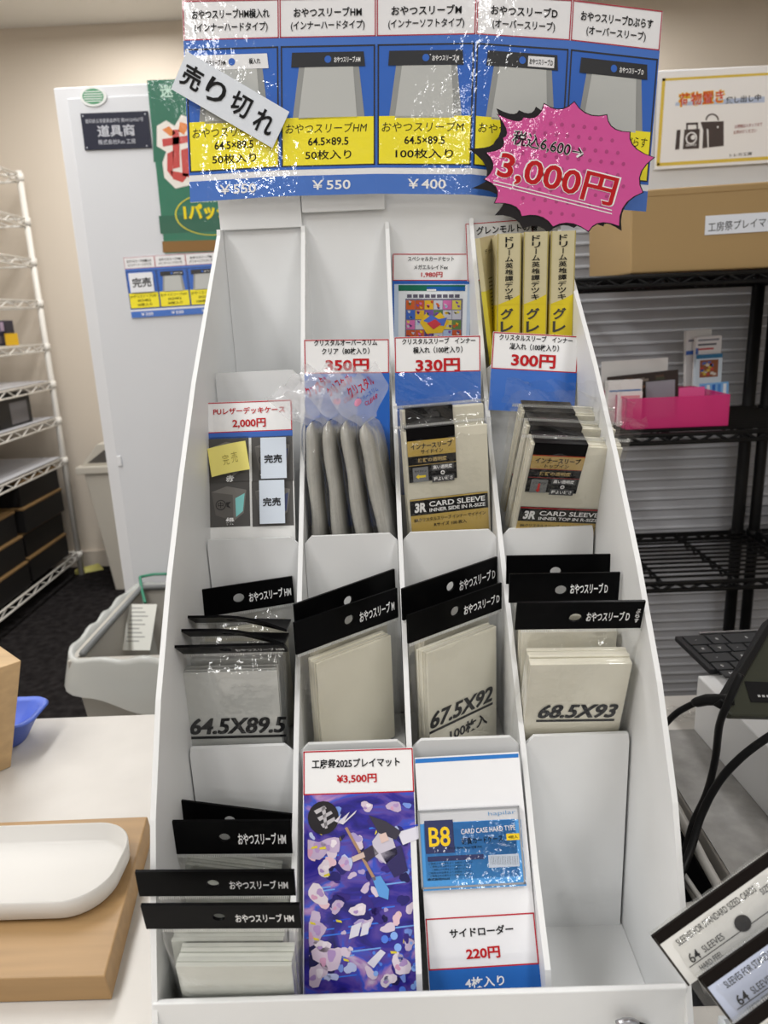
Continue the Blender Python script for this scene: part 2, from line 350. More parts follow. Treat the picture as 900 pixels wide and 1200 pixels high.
s = Sheet((219, 60, .366), (339, 131, .366), (200, 104, .366), P((226, 232, 240)))
ang = 0
for ch, (x, y) in zip('売り切れ', ((225, 91), (253, 107), (282, 123), (310, 143))): s.ptext(ch, x, y, 31, INK, 27, bold=.022)
s.done('sold_out_strip', 'white paper strip with sold-out lettering stuck aslant over the leftmost price card', 'notice strip')
# starburst
def starpts(tips, c, k=.80, n=5):
    out = []
    for i in range(len(tips)):
        a = Vector(tips[i]); d = Vector(tips[(i + 1) % len(tips)]); m_ = (a + d) / 2; m_ = Vector(c) + (m_ - Vector(c)) * k
        for j in range(n):
            t = j / n; out.append(tuple(a * (1 - t) ** 2 + m_ * 2 * t * (1 - t) + d * t * t))
    return out
TIPS = [(300, 390), (388, 400), (458, 354), (560, 348), (670, 392), (748, 450), (830, 536), (792, 654), (712, 768), (608, 786), (488, 770), (382, 735), (290, 690), (255, 610), (262, 520), (318, 470)]
BT = [(296, 368), (372, 374), (430, 362), (520, 380), (600, 380), (690, 440), (760, 520), (800, 560), (770, 668), (722, 785), (660, 770), (560, 775), (470, 792), (385, 778), (290, 732), (312, 680), (212, 640), (262, 600), (200, 505), (290, 480)]
s = Sheet((545, 110, .358), (775, 122, .358), (545, 285, .358), FILM, .0003); s.v, s.f, s.mi, s.sm, s.ms = [], [], [], [], []
PK = P((214, 70, 152), 'lam'); PKD = P((176, 48, 122), 'lam'); KB = P((22, 18, 22))
cv = lambda q: (480 + q[0] / 2.903, q[1] / 2.903)
s.prism([s.L(*cv(q)) for q in starpts(BT, (515, 575), .84)], .0004, .001, KB)
ol = [s.L(*cv(q)) for q in starpts(TIPS, (530, 575), .80)]
c0 = s.L(*cv((530, 575))); s.prism([((x - c0[0]) * 1.018 + c0[0], (z - c0[1]) * 1.02 + c0[1]) for x, z in ol], 0, .0004, KB); s.poly(ol, PK, 1)
rnd = random.Random(3)
for i in range(15):
    for j in range(10):
        q = (290 + i * 38 + (j % 2) * 19, 400 + j * 38 + i * 4)
        if (q[0] - 530) ** 2 / 215 ** 2 + (q[1] - 575) ** 2 / 160 ** 2 < 1: s.disc(*s.L(*cv(q)), .0016, PKD, 2, n=10)
rt = -.155
s.ptext('税込6,600→', 642, 170, 19, WINK, 86.5, L=3, bold=.03, rot=rt); s.ptext('税込6,600→', 642, 170, 17.5, INK, 84, L=4, bold=.01, rot=rt)
s.ptext('3,000円', 653, 210, 39, WINK, 146, L=3, bold=.045, rot=rt - .02); s.ptext('3,000円', 653, 210, 36, REDINK, 142, L=4, bold=.02, rot=rt - .02)
for d in (0, 4): s.ppoly([(578, 211 + d), (717, 246 + d), (717, 247.2 + d), (578, 212.2 + d)], WINK, 3)
s.done('starburst_price', 'pink starburst price tag with black spikes on the right end of the price board', 'price tag')

# ------------------------------------------------------------------ price tickets in the pockets
TB = P((28, 98, 190), 'gloss')
def ticket(tl, tr, bl, zred, lines, name, label, group='price tickets standing in the display', extra=None, low=TB, th=.0006):
    s = Sheet(tl, tr, bl, PAPER, th)
    (x0, z1), (x1, _) = s.L(tl[0], tl[1]), s.L(tr[0], tr[1]); zr = s.L(tl[0], zred)[1]
    if low: s.rect(0, s.w, 0, zr, low, 1)
    s.frame(.0003, s.w - .0003, zr, s.h - .0003, .0008, REDL, 2)
    for (t, cx, cy, h, w_, m, bo) in lines: s.ptext(t, cx, cy, h, m, w_, bold=bo)
    if extra: extra(s)
    return s.done(name, label, 'price ticket', group)
ticket((356, 398, .2885), (456, 397, .2885), (362, 616, .262), 438, [('クリスタルオーバースリム', 405, 401.5, 7, 74, INK, .022), ('クリア（80枚入り）', 405, 411.5, 8, 56, INK, .022), ('350円', 407, 428, 15, 51, REDINK, .03)], 'price_ticket', 'red framed ticket reading 350 yen above a blue lower half')
ticket((462, 395, .2885), (563, 393, .2885), (466, 580, .265), 437, [('クリスタルスリーブ　インナー', 514, 399.5, 7, 86, INK, .022), ('横入れ（100枚入り）', 513, 410, 8, 58, INK, .022), ('330円', 513, 428, 16, 52, REDINK, .03)], 'price_ticket', 'red framed ticket reading 330 yen with blue lower half')
ticket((578, 388.5, .2845), (679, 394, .2845), (566, 480, .272), 432, [('クリスタルスリーブ　インナー', 628, 397, 7, 86, INK, .022), ('縦入れ（100枚入り）', 626, 407, 8, 58, INK, .022), ('300円', 625, 423, 16, 52, REDINK, .03)], 'price_ticket', 'tilted red framed ticket reading 300 yen in front of yellow deck boxes')
def sp(s):
    s.prect((462, 333), (550, 398), P((200, 216, 236)), 2); s.prect((467, 334), (546, 398), P((238, 242, 246)), 3); s.prect((467, 334), (545, 341), P((12, 110, 84)), 4); s.prect((500, 336), (545, 341), P((20, 96, 170)), 5); s.prect((500, 339), (511, 341), WINK, 6)
    s.prect((475, 350), (541, 398), P((120, 118, 140)), 4); r = random.Random(8)
    cols = [(96, 128, 70), (226, 210, 90), (196, 84, 40), (210, 96, 40), (212, 110, 170), (120, 80, 160), (200, 200, 210), (60, 100, 190), (226, 180, 40), (90, 60, 120), (170, 190, 220)]
    for k in range(9): s.prect((477 + k * 7, 345), (482.5 + k * 7, 349), P((96, 92, 110)), 4)
    for i in range(6):
        for j in range(4):
            x = 476 + i * 10.8; y = 352 + j * 11.6; s.prect((x, y), (x + 10, y + 10.6), P(r.choice(cols)), 5)
            for q in range(3):
                a = x + r.random() * 7; c = y + r.random() * 7; s.ppoly([(a, c), (a + 3.5, c + r.random() * 2), (a + 2.5, c + 3.5), (a + .5, c + 2.6)], P(r.choice(cols)), 6)
    s.ppoly([(492, 378), (498, 368), (508, 372), (516, 366), (526, 377), (518, 390), (500, 391)], P((232, 190, 40)), 7)
    s.ppoly([(496, 376), (505, 369), (514, 374), (524, 372), (520, 382), (506, 380)], P((80, 110, 200)), 8); s.ppoly([(500, 379), (510, 374), (517, 380), (508, 386)], P((205, 60, 70)), 9)
ticket((460, 297, .384), (551, 297, .384), (463, 420, .384), 329, [('スペシャルカードセット', 505, 303.5, 5.5, 54, INK, .012), ('メガエルレイドex', 505, 313, 5.5, 40, INK, .012), ('1,980円', 506, 322, 6.5, 25, REDINK, .02)], 'price_ticket', 'ticket with a small picture of trading cards on the back wall of the third column', extra=sp, low=P((40, 100, 190)))
s = Sheet((545, 262, .3835), (625, 256, .3835), (549, 330, .3835), PAPER); s.frame(.0003, s.w - .0003, .0003, s.h - .0003, .0007, REDL, 2); s.ptext('グレンモルトの書', 594, 268, 10, INK, 72, bold=.02)
s.done('price_ticket', 'white ticket mostly hidden behind the yellow deck boxes', 'price ticket', 'price tickets standing in the display')
def pu(s):
    G = P((84, 82, 80)); G2 = P((124, 121, 117)); G3 = P((100, 97, 94))
    s.prect((242, 508), (343, 511), P((60, 105, 190)), 3)
    for (x0, y0) in ((243, 513), (294.5, 512), (244, 565), (295, 564)):
        s.prect((x0, y0), (x0 + 49.5, y0 + 51.5), G, 3)
        s.ppoly([(x0 + 4, y0 + 12), (x0 + 22, y0 + 5), (x0 + 45, y0 + 9), (x0 + 29, y0 + 15)], G2, 4)
        s.ppoly([(x0 + 4, y0 + 12), (x0 + 29, y0 + 15), (x0 + 30, y0 + 46), (x0 + 9, y0 + 39)], G3, 4)
        s.ppoly([(x0 + 29, y0 + 15), (x0 + 45, y0 + 9), (x0 + 42, y0 + 36), (x0 + 30, y0 + 46)], G2, 5)
        s.ppoly([(x0 + 32, y0 + 19), (x0 + 43, y0 + 13), (x0 + 41, y0 + 34), (x0 + 33, y0 + 41)], P((140, 216, 214)) if x0 < 250 and y0 > 560 else P((84, 92, 130)), 6)
        x, z = s.L(x0 + 15, y0 + 27); 
        s.disc(x, z, .0042, P((50, 48, 48)), 5); s.disc(x, z, .0035, G3, 6); s.text('中', x, z, .005, P((50, 48, 48), 'ink'), 7, wd=.0045); s.ppoly([(x0 + 21, y0 + 24), (x0 + 27, y0 + 23), (x0 + 24, y0 + 27), (x0 + 27, y0 + 31), (x0 + 22, y0 + 29)], P((50, 48, 48)), 6)
    s.ptext('緑', 270, 611, 9, WINK, 10, L=8, bold=.03); s.ptext('赤', 270, 561, 8, WINK, 10, L=8, bold=.03); s.ptext('グレー', 318, 556, 8, WINK, 26, L=8, bold=.02)
pu_t = ticket((241, 472, .262), (342, 468, .262), (245, 640, .222), 508, [('PUレザーデッキケース', 292, 481, 8, 84, REDINK, .02), ('2,000円', 292, 496, 11, 39, REDINK, .025)], 'price_ticket', 'red framed ticket with four photos of leather deck cases, reading 2,000 yen', extra=pu, low=P((236, 236, 234)))
def stickon(tl, tr, bl, mat, name, label, cat, txt, group=None):
    s = Sheet(tl, tr, bl, mat, .0003); txt(s); return s.done(name, label, cat, group)
yq = lambda y: .2572 - (y - 470) / (640 - 470) * .040
stickon((305, 513, yq(513)), (335, 512, yq(512)), (307, 561, yq(561)), P((214, 224, 236)), 'sold_out_label', 'pale blue sold-out label over the upper right deck case photo', 'label', lambda s: s.ptext('完売', 320, 537.5, 10, INK, 21, bold=.022), 'sold-out labels on the deck case ticket')
stickon((303.5, 563, yq(563)), (333, 562, yq(562)), (305, 614, yq(614)), P((214, 224, 236)), 'sold_out_label', 'pale blue sold-out label over the lower right deck case photo', 'label', lambda s: s.ptext('完売', 318.5, 588, 10, INK, 21, bold=.022), 'sold-out labels on the deck case ticket')
# curled sticky note
M_, w_, h_ = frameof(at(243, 526, yq(526) - .001), at(289, 518, yq(518) - .001), at(244, 560, yq(560) - .001))
b = MB(M_); YN = P((240, 228, 130)); crv = lambda x: -.010 * max(0, (x / w_) - .35) ** 1.6 - .0004
b.grid(lambda u, v: (u * w_, crv(u * w_), v * h_ + .001 * math.sin(u * 3)), 12, 4, YN); b.map = lambda p: Vector((p.x, crv(p.x) + p.y, p.z + .001))
b.text('完', w_ * .42, h_ * .47, h_ * .36, P((150, 135, 60), 'ink'), 2, wd=w_ * .16, bold=-.012); b.text('売', w_ * .65, h_ * .5, h_ * .36, P((150, 135, 60), 'ink'), 2, wd=w_ * .16, bold=-.012)
o = b.build('sticky_note', rootM=M_); tag(o, 'yellow sticky note curling over the upper left deck case photo', 'sticky note')

# deck boxes
DB1 = P((206, 196, 158), 'gloss'); DB2 = P((224, 202, 40), 'gloss')
def deckbox(tl, tr, bl, dp, label):
    M_, w_, h_ = frameof(at(*tl), at(*tr), at(*bl)); zb = .2855; ext = (M_.translation.z - zb) / M_.to_3x3().col[2].z
    b = MB(M_); hh = h_; e = -ext
    zy = hh * .30
    b.box(0, w_, 0, dp, zy, hh, DB1); b.box(0, w_, 0, dp, e, zy, DB2)
    b.poly([(0, zy - .0001), (w_, zy - .0001), (w_, zy + .008), (w_ * .6, zy + .004), (0, zy - .0001)], DB2, 1)
    b.rect(0, w_ * .04, e, hh, P((176, 160, 90)), 2); b.rect(w_ * .96, w_, e, hh, P((176, 160, 90)), 2)
    b.vtext('ドリーム英雄譚デッキ', w_ * .5, hh * .97, hh * .34, w_ * .34, INK, 3, bold=.016)
    b.vtext('グレン', w_ * .42, hh * .27, hh * -.12, w_ * .55, P((70, 70, 64), 'ink'), 3, bold=.03)
    tag(b.build('deck_box', rootM=M_, bevel=.0006), label, 'deck box', 'yellow deck boxes in the top right pocket')
deckbox((583, 274, .2975), (611, 273, .2975), (578, 392, .297), .05, 'beige and yellow deck box, left of the three spines facing out')
deckbox((614, 272, .2975), (643, 271, .2975), (609, 392, .297), .05, 'beige and yellow deck box, middle of the three spines facing out')
deckbox((646, 271, .2975), (675, 270, .2975), (640, 392, .297), .05, 'beige and yellow deck box, right of the three spines facing out')
M_, w_, h_ = frameof(at(562, 279, .302), at(580, 275, .345), at(572, 392, .302)); b = MB(M_); e = -(M_.translation.z - .2855) / M_.to_3x3().col[2].z
b.box(0, w_, 0, .004, h_ * .45, h_, DB1); b.box(0, w_, 0, .004, e, h_ * .45, P((214, 200, 70), 'gloss'))
for k in range(14): b.rect(w_ * .25, w_ * (.5 + .3 * ((k * 37) % 10) / 10), h_ * (.04 + k * .04), h_ * (.052 + k * .04), P((120, 112, 60), 'ink'), 1)
b.text('デッキ', w_ * .5, h_ * .85, h_ * .05, P((90, 84, 60), 'ink'), 2, wd=w_ * .6)
tag(b.build('deck_sheet', rootM=M_), 'thin yellow printed card turned edgeways left of the deck box spines', 'deck card')

# ------------------------------------------------------------------ sleeve packets
def smooth(t): t = max(0, min(1, t)); return t * t * (3 - 2 * t)
def bagmesh(M, w_, h_, t, seed, top=0., amp=.0007):
    """film bag hanging from z=top down h_; pillow shape with creases"""
    b = MB(M); r = random.Random(seed); ph = [r.random() * 6 for _ in range(6)]
    def side(sg):
        def f(u, v):
            x = (u - .5) * 2; z = top - v * h_
            k = smooth(v / .16) * (1 - abs(x) ** 10 * .9)
            y = sg * (t / 2 * k + .0006)
            cr = math.sin(7 * x + 9 * v + ph[0]) * .4 + math.sin(23 * x - 6 * v + ph[1]) * .3 * math.exp(-v * 6) + math.sin(31 * v + 3 * x + ph[2]) * .15
            y += sg * amp * cr * (.25 + 3.6 * math.exp(-v * 8) + .8 * abs(x) ** 4)
            return (x * w_ / 2 * (1 - .02 * math.sin(5 * v + ph[3])), y, z + .0008 * math.sin(9 * x + ph[4]) * (v > .05))
        return f
    b.grid(side(-1), 28, 28, FILM); b.grid(side(1), 14, 14, FILM)
    b.box(-w_ / 2, w_ / 2, -.0008, .0008, top - .0022, top, FILM)
    n = int(w_ / .0012)
    for k in range(n):      # crimped seal
        x = -w_ / 2 + .0012 * k; b.box(x, x + .0005, -.0012, -.0008, top - .0022, top - .0002, P((225, 226, 224), 'gloss'))
    return b
def stackmesh(M, w_, h_, t, top, mat, seed, n=5):
    b = MB(M); r = random.Random(seed)
    for k in range(n):
        y0 = -t / 2 + t * k / n; dx = (r.random() - .5) * .0012; dz = (r.random() - .5) * .0015
        b.box(-w_ / 2 + dx, w_ / 2 + dx, y0, y0 + t / n * .95, top - h_ + max(0, dz), top + dz, mat)
    return b
def header(M, w_, h_, txt, hole=(0, .5, .0042), tilt=0, mat=None, bend=0, sub=None, tw=.40, tx=.27, tcol=None, twist=0):
    m_ = mat or BLACKH
    H = M @ Matrix.Rotation(tilt, 4, 'X'); b = MB(H)
    if bend or twist:
        b.map = lambda p: Vector((p.x, p.y + bend * (p.x / w_) ** 2 * 4 * .01 * max(0, p.z / h_) + twist * max(0, p.x / w_ + .1) ** 2 * p.z / h_ * .03, p.z))
    hx, hz, hr = hole[0] * w_, hole[1] * h_, hole[2]
    n = 32; ang = sorted(set([2 * math.pi * k / n for k in range(n)] + [math.atan2(z - hz, x - hx) % (2 * math.pi) for x in (-w_ / 2, w_ / 2) for z in (0, h_)]))
    inn, out = [], []
    for a in ang:
        c_, s_ = math.cos(a), math.sin(a); inn.append((hx + hr * c_, hz + hr * s_ * .85))
        tx_ = (w_ / 2 - hx) / c_ if c_ > 1e-9 else ((-w_ / 2 - hx) / c_ if c_ < -1e-9 else 1e9); tz_ = (h_ - hz) / s_ if s_ > 1e-9 else (-hz / s_ if s_ < -1e-9 else 1e9)
        t_ = min(tx_, tz_); out.append((hx + t_ * c_, hz + t_ * s_))
    N = len(ang); th = .0009
    V = [(x, -th, z) for x, z in inn] + [(x, -th, z) for x, z in out] + [(x, th, z) for x, z in inn] + [(x, th, z) for x, z in out]
    F = []
    for k in range(N):
        j = (k + 1) % N
        F += [(k, j, N + j, N + k), (2 * N + j, 2 * N + k, 3 * N + k, 3 * N + j), (k, 2 * N + k, 2 * N + j, j), (N + k, N + j, 3 * N + j, 3 * N + k)]
    b.add(V, F, m_)
    def T(t, cx, cz, h, wd, mm):
        vs_, fs = textgeo(t, .02); xa = min(v[0] for v in vs_); xb = max(v[0] for v in vs_); ya = min(v[1] for v in vs_); yb = max(v[1] for v in vs_)
        b.add([(cx + (X - (xa + xb) / 2) * wd / (xb - xa), -th - .00025, cz + (Z - (ya + yb) / 2) * h / (yb - ya)) for X, Z in vs_], fs, mm)
    if txt: T(txt, w_ * tx, h_ * .47, h_ * .36, w_ * tw, tcol or WINK)
    if sub:
        for k_, ch in enumerate(sub): T(ch, w_ * .455, h_ * (.66 - .18 * k_), h_ * .15, w_ * .034, WINK)
    return b
def packframe(pl, pr, lean=0, roll=0):
    """pl, pr: left and right ends of the header's lower edge"""
    x = (pr - pl).normalized(); up_ = Vector((0, 0, 1)); y = up_.cross(x).normalized(); z = x.cross(y)
    o = (pl + pr) / 2
    M_ = Matrix(((x.x, y.x, z.x, o.x), (x.y, y.y, z.y, o.y), (x.z, y.z, z.z, o.z), (0, 0, 0, 1)))
    return M_ @ Matrix.Rotation(lean, 4, 'X') @ Matrix.Rotation(roll, 4, 'Y'), (pr - pl).length
def packet(pl, pr, label, group, txt, sw, sh, t, hh, zfloor, lean=0, tilt=0, size=None, size2=None, mat=None, seed=1, gap=.008, bagw=None, dx=0, hdrw=None, hole=(0.0, .5, .0042), sub=None, tw=.40, tx=.27, bend=0, twist=0, topz=None, dyh=0):
    M_, hw = packframe(pl, pr, lean); mat = mat or SLV
    c2 = M_.to_3x3().col[2].z; L_ = (M_.translation.z - zfloor) / c2 - .0012      # length down to the floor
    sh = min(sh, L_ - gap - .001); gap = L_ - sh if L_ - sh < gap + .03 else gap
    root = thing('sleeve_packet', label, 'sleeve packet', M_, group)
    X = M_ @ Matrix.Translation((dx, 0, 0))
    k = stackmesh(X, sw, sh, t, -gap, mat, seed); so = k.build('sleeve_stack', root, bevel=.0004, rootM=M_)
    fb = bagmesh(X, bagw or hw * .985, gap + sh + .0006, t + .003, seed).build('film_bag', root, rootM=M_)
    header(M_ @ Matrix.Translation((0, dyh, 0)), hdrw or hw, hh, txt, hole, tilt, sub=sub, tw=tw, tx=tx, bend=bend, twist=twist).build('header_card', root, rootM=M_)
    if size:
        b = MB(X @ Matrix.Translation((0, -t / 2 - .0003, 0))); o_ = (M_.inverted() @ CAMP); d_ = M_.to_3x3().inverted() @ ray(*size2[1]); k_ = (-t / 2 - o_.y) / d_.y; zc = (o_ + d_ * k_).z; sx_ = (o_ + d_ * k_).x - dx; size2 = (sx_,) + tuple(size2[1:])
        [b.text(size.replace('×', 'X'), size2[0] + e_ * .0004, zc + f_ * .00015, size2[3], INK, 1 + .06 * j_, wd=size2[2], bold=.015, shear=.25) for j_, (e_, f_) in enumerate(((-1, -1), (0, 0), (1, 1), (-1, 1), (1, -1)))]
        b.rect(size2[0] - size2[2] * .53, size2[0] + size2[2] * .5, zc - size2[3] * .78, zc - size2[3] * .62, INK, 1)
        if len(size2) > 4: b.text(size2[4], size2[0] + .006, zc - size2[3] * 1.5, size2[3] * .8, INK, 1, wd=size2[2] * .62, bold=.03)
        b.build('size_print', fb, rootM=M_)
    return root
def samez(pl, pxr):
    """point on the ray through pxr at the height of pl"""
    return atz(pxr[0], pxr[1], pl.z)
OY = 'おやつスリーブ '
# --- second tier, column four: three wide packets
g = 'black-headed packets of oversize sleeves in the fourth column'
for k, (a, c, Y, lab) in enumerate((((603, 737), (750, 735), .0965, 'front wide sleeve packet printed 68.5×93 with black header'), ((596, 706), (724, 704), .140, 'middle wide sleeve packet, dark wrinkled header behind the 68.5×93 one'), ((593, 684), (715, 682), .168, 'rearmost wide sleeve packet, plain black header under the white panel'))):
    pl, pr = at(*a, Y), at(*c, Y)
    packet(pl, pr, lab, g, None if k == 2 else OY + 'D', .0665, .102, .017, .0215, ZF[1], size='68.5×93' if k == 0 else None, size2=(0, (677, 833), .052, .0125), dx=.0035, seed=10 + k, sub='ぷらす' if k == 0 else None, tw=.34, tx=.225, lean=(.27, .02, -.05)[k], hole=(-.03, .42, .004))
# --- second tier, column three: packets standing diagonally
g = 'black-headed D sleeve packets in the third column'
for k, (a, c, Y, lab) in enumerate((((478, 754), (587, 713), .123, 'front diagonal packet printed 67.5×92 with black header'), ((472, 727), (582, 686), .142, 'rear diagonal packet with black header behind the 67.5×92 one'))):
    pl = at(*a, Y); pr = samez(pl, c); packet(pl, pr, lab, g, OY + 'D', .068, .092, .012, .021 if k == 0 else .024, ZF[1], size='67.5×92' if k == 0 else None, size2=(0, (542, 828), .062, .0125, '100枚入'), seed=20 + k, tw=.40, tx=.27, hole=(-.02, .55, .0042))
g = 'black-headed M sleeve packets in the second column'
for k, (a, c, Y, lab) in enumerate((((347, 767), (466, 723), .124, 'front diagonal packet of soft sleeves with black M header'), ((347, 745), (463, 700), .138, 'rear diagonal packet of soft sleeves, header mostly behind the front M header'))):
    pl = at(*a, Y); pr = samez(pl, c); packet(pl, pr, lab, g, None if k else OY + 'M', .068, .0915, .012, .024, ZF[1], seed=30 + k, mat=P((242, 236, 215), 'sleeves'), tw=.36, tx=.28, hole=(.0, .5, .0042))
# --- second tier, column one: front three have their headers folded towards the viewer
g = 'HM sleeve packets in the first column, second tier'
pl = at(220, 726, .178); pr = samez(pl, (345, 706)); packet(pl, pr, 'rearmost hard sleeve packet on the second tier with upright black HM header', g, OY + 'HM', .066, .0895, .010, .022, ZF[1], seed=40, tw=.40, tx=.275, lean=-.06, hole=(-.02, .5, .0042))
for k, (a, c, Y, tl, lab) in enumerate((((212, 729), (340, 727), .158, 1.0, 'third hard sleeve packet from the front, header folded forward'), ((203, 745), (340, 743), .140, .98, 'second hard sleeve packet from the front, header folded forward'), ((194, 766), (343, 762), .121, .92, 'frontmost hard sleeve packet printed 64.5×89.5, header folded forward'))):
    pl, pr = at(*a, Y), at(*c, Y)
    packet(pl, pr, lab, g, OY + 'HM', .0655, .0895, .012, .022, ZF[1], tilt=tl, size='64.5×89.5' if k == 2 else None, size2=(0, (279, 850), .066, .0125), seed=44 + k, mat=SLVG, bagw=.076, hdrw=.082, tw=.4, tx=.28, twist=-1.0 if k < 2 else 0)
# --- bottom tier, column one
g = 'HM sleeve packets in the first column, bottom tier'
for k, (a, c, Y, hh, lean, lab) in enumerate((((172, 1087), (354, 1086), -.0035, .0205, .22, 'frontmost HM sleeve packet in the bottom pocket with round hole in its black header'), ((164, 1049), (347, 1048), .014, .0135 + .006, .14, 'second HM sleeve packet in the bottom pocket, header just above the front one'), ((193, 1000), (343, 999), .058, .025, .02, 'third HM sleeve packet in the bottom pocket with creased black header'), ((198, 967), (343, 985), .078, .020, -.05, 'rearmost HM sleeve packet in the bottom pocket, header curving down to the right'))):
    pl, pr = at(*a, Y), at(*c, Y)
    packet(pl, pr, lab, g, None if k == 3 else OY + 'HM', .0665, .0895, .014, hh, ZFL, lean=lean, seed=60 + k, mat=P((218, 221, 212), 'sleeves'), bagw=.077, tw=.37, tx=.27, hole=(-.02, .5, .0036), dx=.004, bend=0)

# --- third tier: clear bags with printed inserts
GOLD = P((196, 166, 84), 'gloss'); BK = P((18, 17, 18), 'gloss'); GR = P((120, 122, 124)); RED2 = P((170, 36, 38))
def clearpack(pl, pr, label, group, sw, sh, t, zfloor, hh, roll=0, lean=0, accent=GOLD, t1='サイドイン', t3='SIDE', arrow='l', front=True, seed=1, dx=0, nm='INNER SIDE IN R-SIZE', jp='BRクリスタルスリーブ インナー サイドイン'):
    M_, hw = packframe(pl, pr, lean, roll); L_ = (M_.translation.z - zfloor) / M_.to_3x3().col[2].z - .001
    sh = min(sh, L_ - .006); gap = L_ - sh
    root = thing('sleeve_packet', label, 'sleeve packet', M_, group); X = M_ @ Matrix.Translation((dx, 0, 0))
    if gap > .02: gap = .004
    stackmesh(X, sw, sh, t, -gap, P((234, 229, 210), 'sleeves'), seed, 6).build('sleeve_stack', root, bevel=.0004, rootM=M_)
    bagmesh(X, min(hw * .96, sw + .013), gap + sh + .0006, t + .003, seed).build('film_bag', root, rootM=M_)
    b = MB(M_); r = random.Random(seed); ph = [r.random() * 6 for _ in range(4)]
    b.grid(lambda u, v: ((u - .5) * hw * (1 + .03 * math.sin(3 * v + ph[2])), .004 * math.sin(5 * u + 4 * v + ph[0]) * v + .0022 * math.sin(17 * u + 6 * v + ph[1]) * (.3 + v) + .0015 * math.sin(40 * u + 11 * v) * v, v * hh * (1 - .12 * math.sin(3 * u + ph[3]) ** 2)), 30, 12, FILM)
    b.build('film_header', root, rootM=M_)
    Z0 = -gap; y = -t / 2 - .0010; b = MB(X @ Matrix.Translation((0, y, 0))); lx0, lx1 = -sw * .47, sw * .11
    S_ = .84; b.box(lx0, lx1, .0002, .0006, Z0 - sh * .52 * S_, Z0 + .002, BK); b.box(lx0, lx1, .0002, t + .004, Z0 + .001, Z0 + .002, BK)
    if front:
        sf = sh; sh = sh * S_; z = Z0 - sh * .10; cx = (lx0 + lx1) / 2; lw_ = lx1 - lx0
        b.rect(lx0, lx1, z - sh * .15, z, accent if accent is GOLD else P((190, 160, 92), 'gloss'), 1); b.rect(lx0, lx1, z - .0007, z, accent, 2); b.rect(lx0, lx1, z - sh * .155, z - sh * .15, accent, 2)
        b.text('インナースリーブ', cx, z - sh * .055, .0048, INK, 3, wd=lw_ * .86, bold=.03); b.text(t1, cx, z - sh * .115, .0034, INK, 3, wd=lw_ * .46, bold=.02)
        b.text('抜群の透明度', cx, z - sh * .20, .0034, P((196, 170, 110), 'ink'), 3, wd=lw_ * .6, bold=.02); b.rect(lx0, lx1, z - sh * .25, z - sh * .245, accent, 2)
        b.rect(lx0 + lw_ * .08, lx0 + lw_ * .40, z - sh * .42, z - sh * .27, GR, 2); b.text(t1, lx0 + lw_ * .24, z - sh * .31, .002, INK, 3, wd=lw_ * .24, bold=.02)
        ax, az = lx0 + lw_ * .24, z - sh * .365
        A = [(-.004, 0), (-.0015, .002), (-.0015, .0009), (.004, .0009), (.004, -.0009), (-.0015, -.0009), (-.0015, -.002)]
        if arrow == 'l': b.poly([(ax + p, az + q) for p, q in A], P((236, 210, 40)), 3)
        else: b.poly([(ax + q, az + p) for p, q in A], P((200, 40, 36)), 3)
        for tt, zz in (('高い透明度', .285), ('程よい硬さ', .405)):
            b.rect(cx - lw_ * .03, cx + lw_ * .44, z - sh * (zz + .035), z - sh * (zz - .035), P((70, 70, 72)), 2); b.text(tt, cx + lw_ * .205, z - sh * zz, .0032, WINK, 3, wd=lw_ * .40, bold=.02)
        b.disc(cx + lw_ * .2, z - sh * .345, .0017, WINK, 3); b.text('+', cx + lw_ * .2, z - sh * .345, .002, INK, 4, bold=.04)
        sh = sf
    z1 = Z0 - sh * .585
    xa, xb = -sw * .48, sw * .48
    b.box(xa, xb, .0002, .0006, z1 - sh * .145, z1, BK); b.rect(xa, xb, z1 - .0012, z1, accent, 1); b.box(xa, xb, .0002, .0006, Z0 - sh + .001, z1 - sh * .145, GOLD)
    ww = xb - xa
    if front:
        b.text('3R', xa + ww * .13, z1 - sh * .077, sh * .085, WINK, 2, wd=ww * .15, bold=.05, shear=.1); b.text('CARD SLEEVE', xa + ww * .60, z1 - sh * .055, sh * .046, WINK, 2, wd=ww * .72, bold=.022); b.text(nm, xa + ww * .60, z1 - sh * .108, sh * .032, WINK, 2, wd=ww * .72, bold=.022)
        b.text(jp, xa + ww * .5, z1 - sh * .185, sh * .036, INK, 2, wd=ww * .92, bold=.015); b.text('Rサイズ 100 枚入', xa + ww * .5, z1 - sh * .24, sh * .034, INK, 2, wd=ww * .42, bold=.015)
    b.build('label_insert', root, rootM=M_)
g = 'clear side-opening sleeve packets in the third column'
clearpack(at(458, 500, .226), at(579, 488, .240), 'front clear packet of side-opening sleeves with gold and black label', g, .0665, .093, .013, ZF[2], .022, seed=70)
clearpack(at(459, 476, .246), at(575, 466, .258), 'rear clear packet of side-opening sleeves, gold label edge peeping over the front one', g, .0665, .093, .012, ZF[2], .026, seed=71, front=False)
g = 'clear top-opening sleeve packets in the fourth column'
for k, (a, c, lab, fr) in enumerate((((592, 510, .188), (749, 513, .192), 'front clear packet of top-opening sleeves with red and black label', True), ((590, 490, .206), (738, 493, .210), 'middle clear packet of top-opening sleeves behind the red labelled one', False), ((589, 474, .223), (724, 476, .227), 'rear clear packet of top-opening sleeves under the 300 yen ticket', False))):
    clearpack(at(*a), at(*c), lab, g, .0675, .093, .0145, ZF[2], .022, roll=.03, lean=.36, accent=RED2, t1='トップイン', arrow='d', front=fr, seed=75 + k, nm='INNER TOP IN R-SIZE', jp='BRクリスタルスリーブ インナー トップイン', dx=.003)
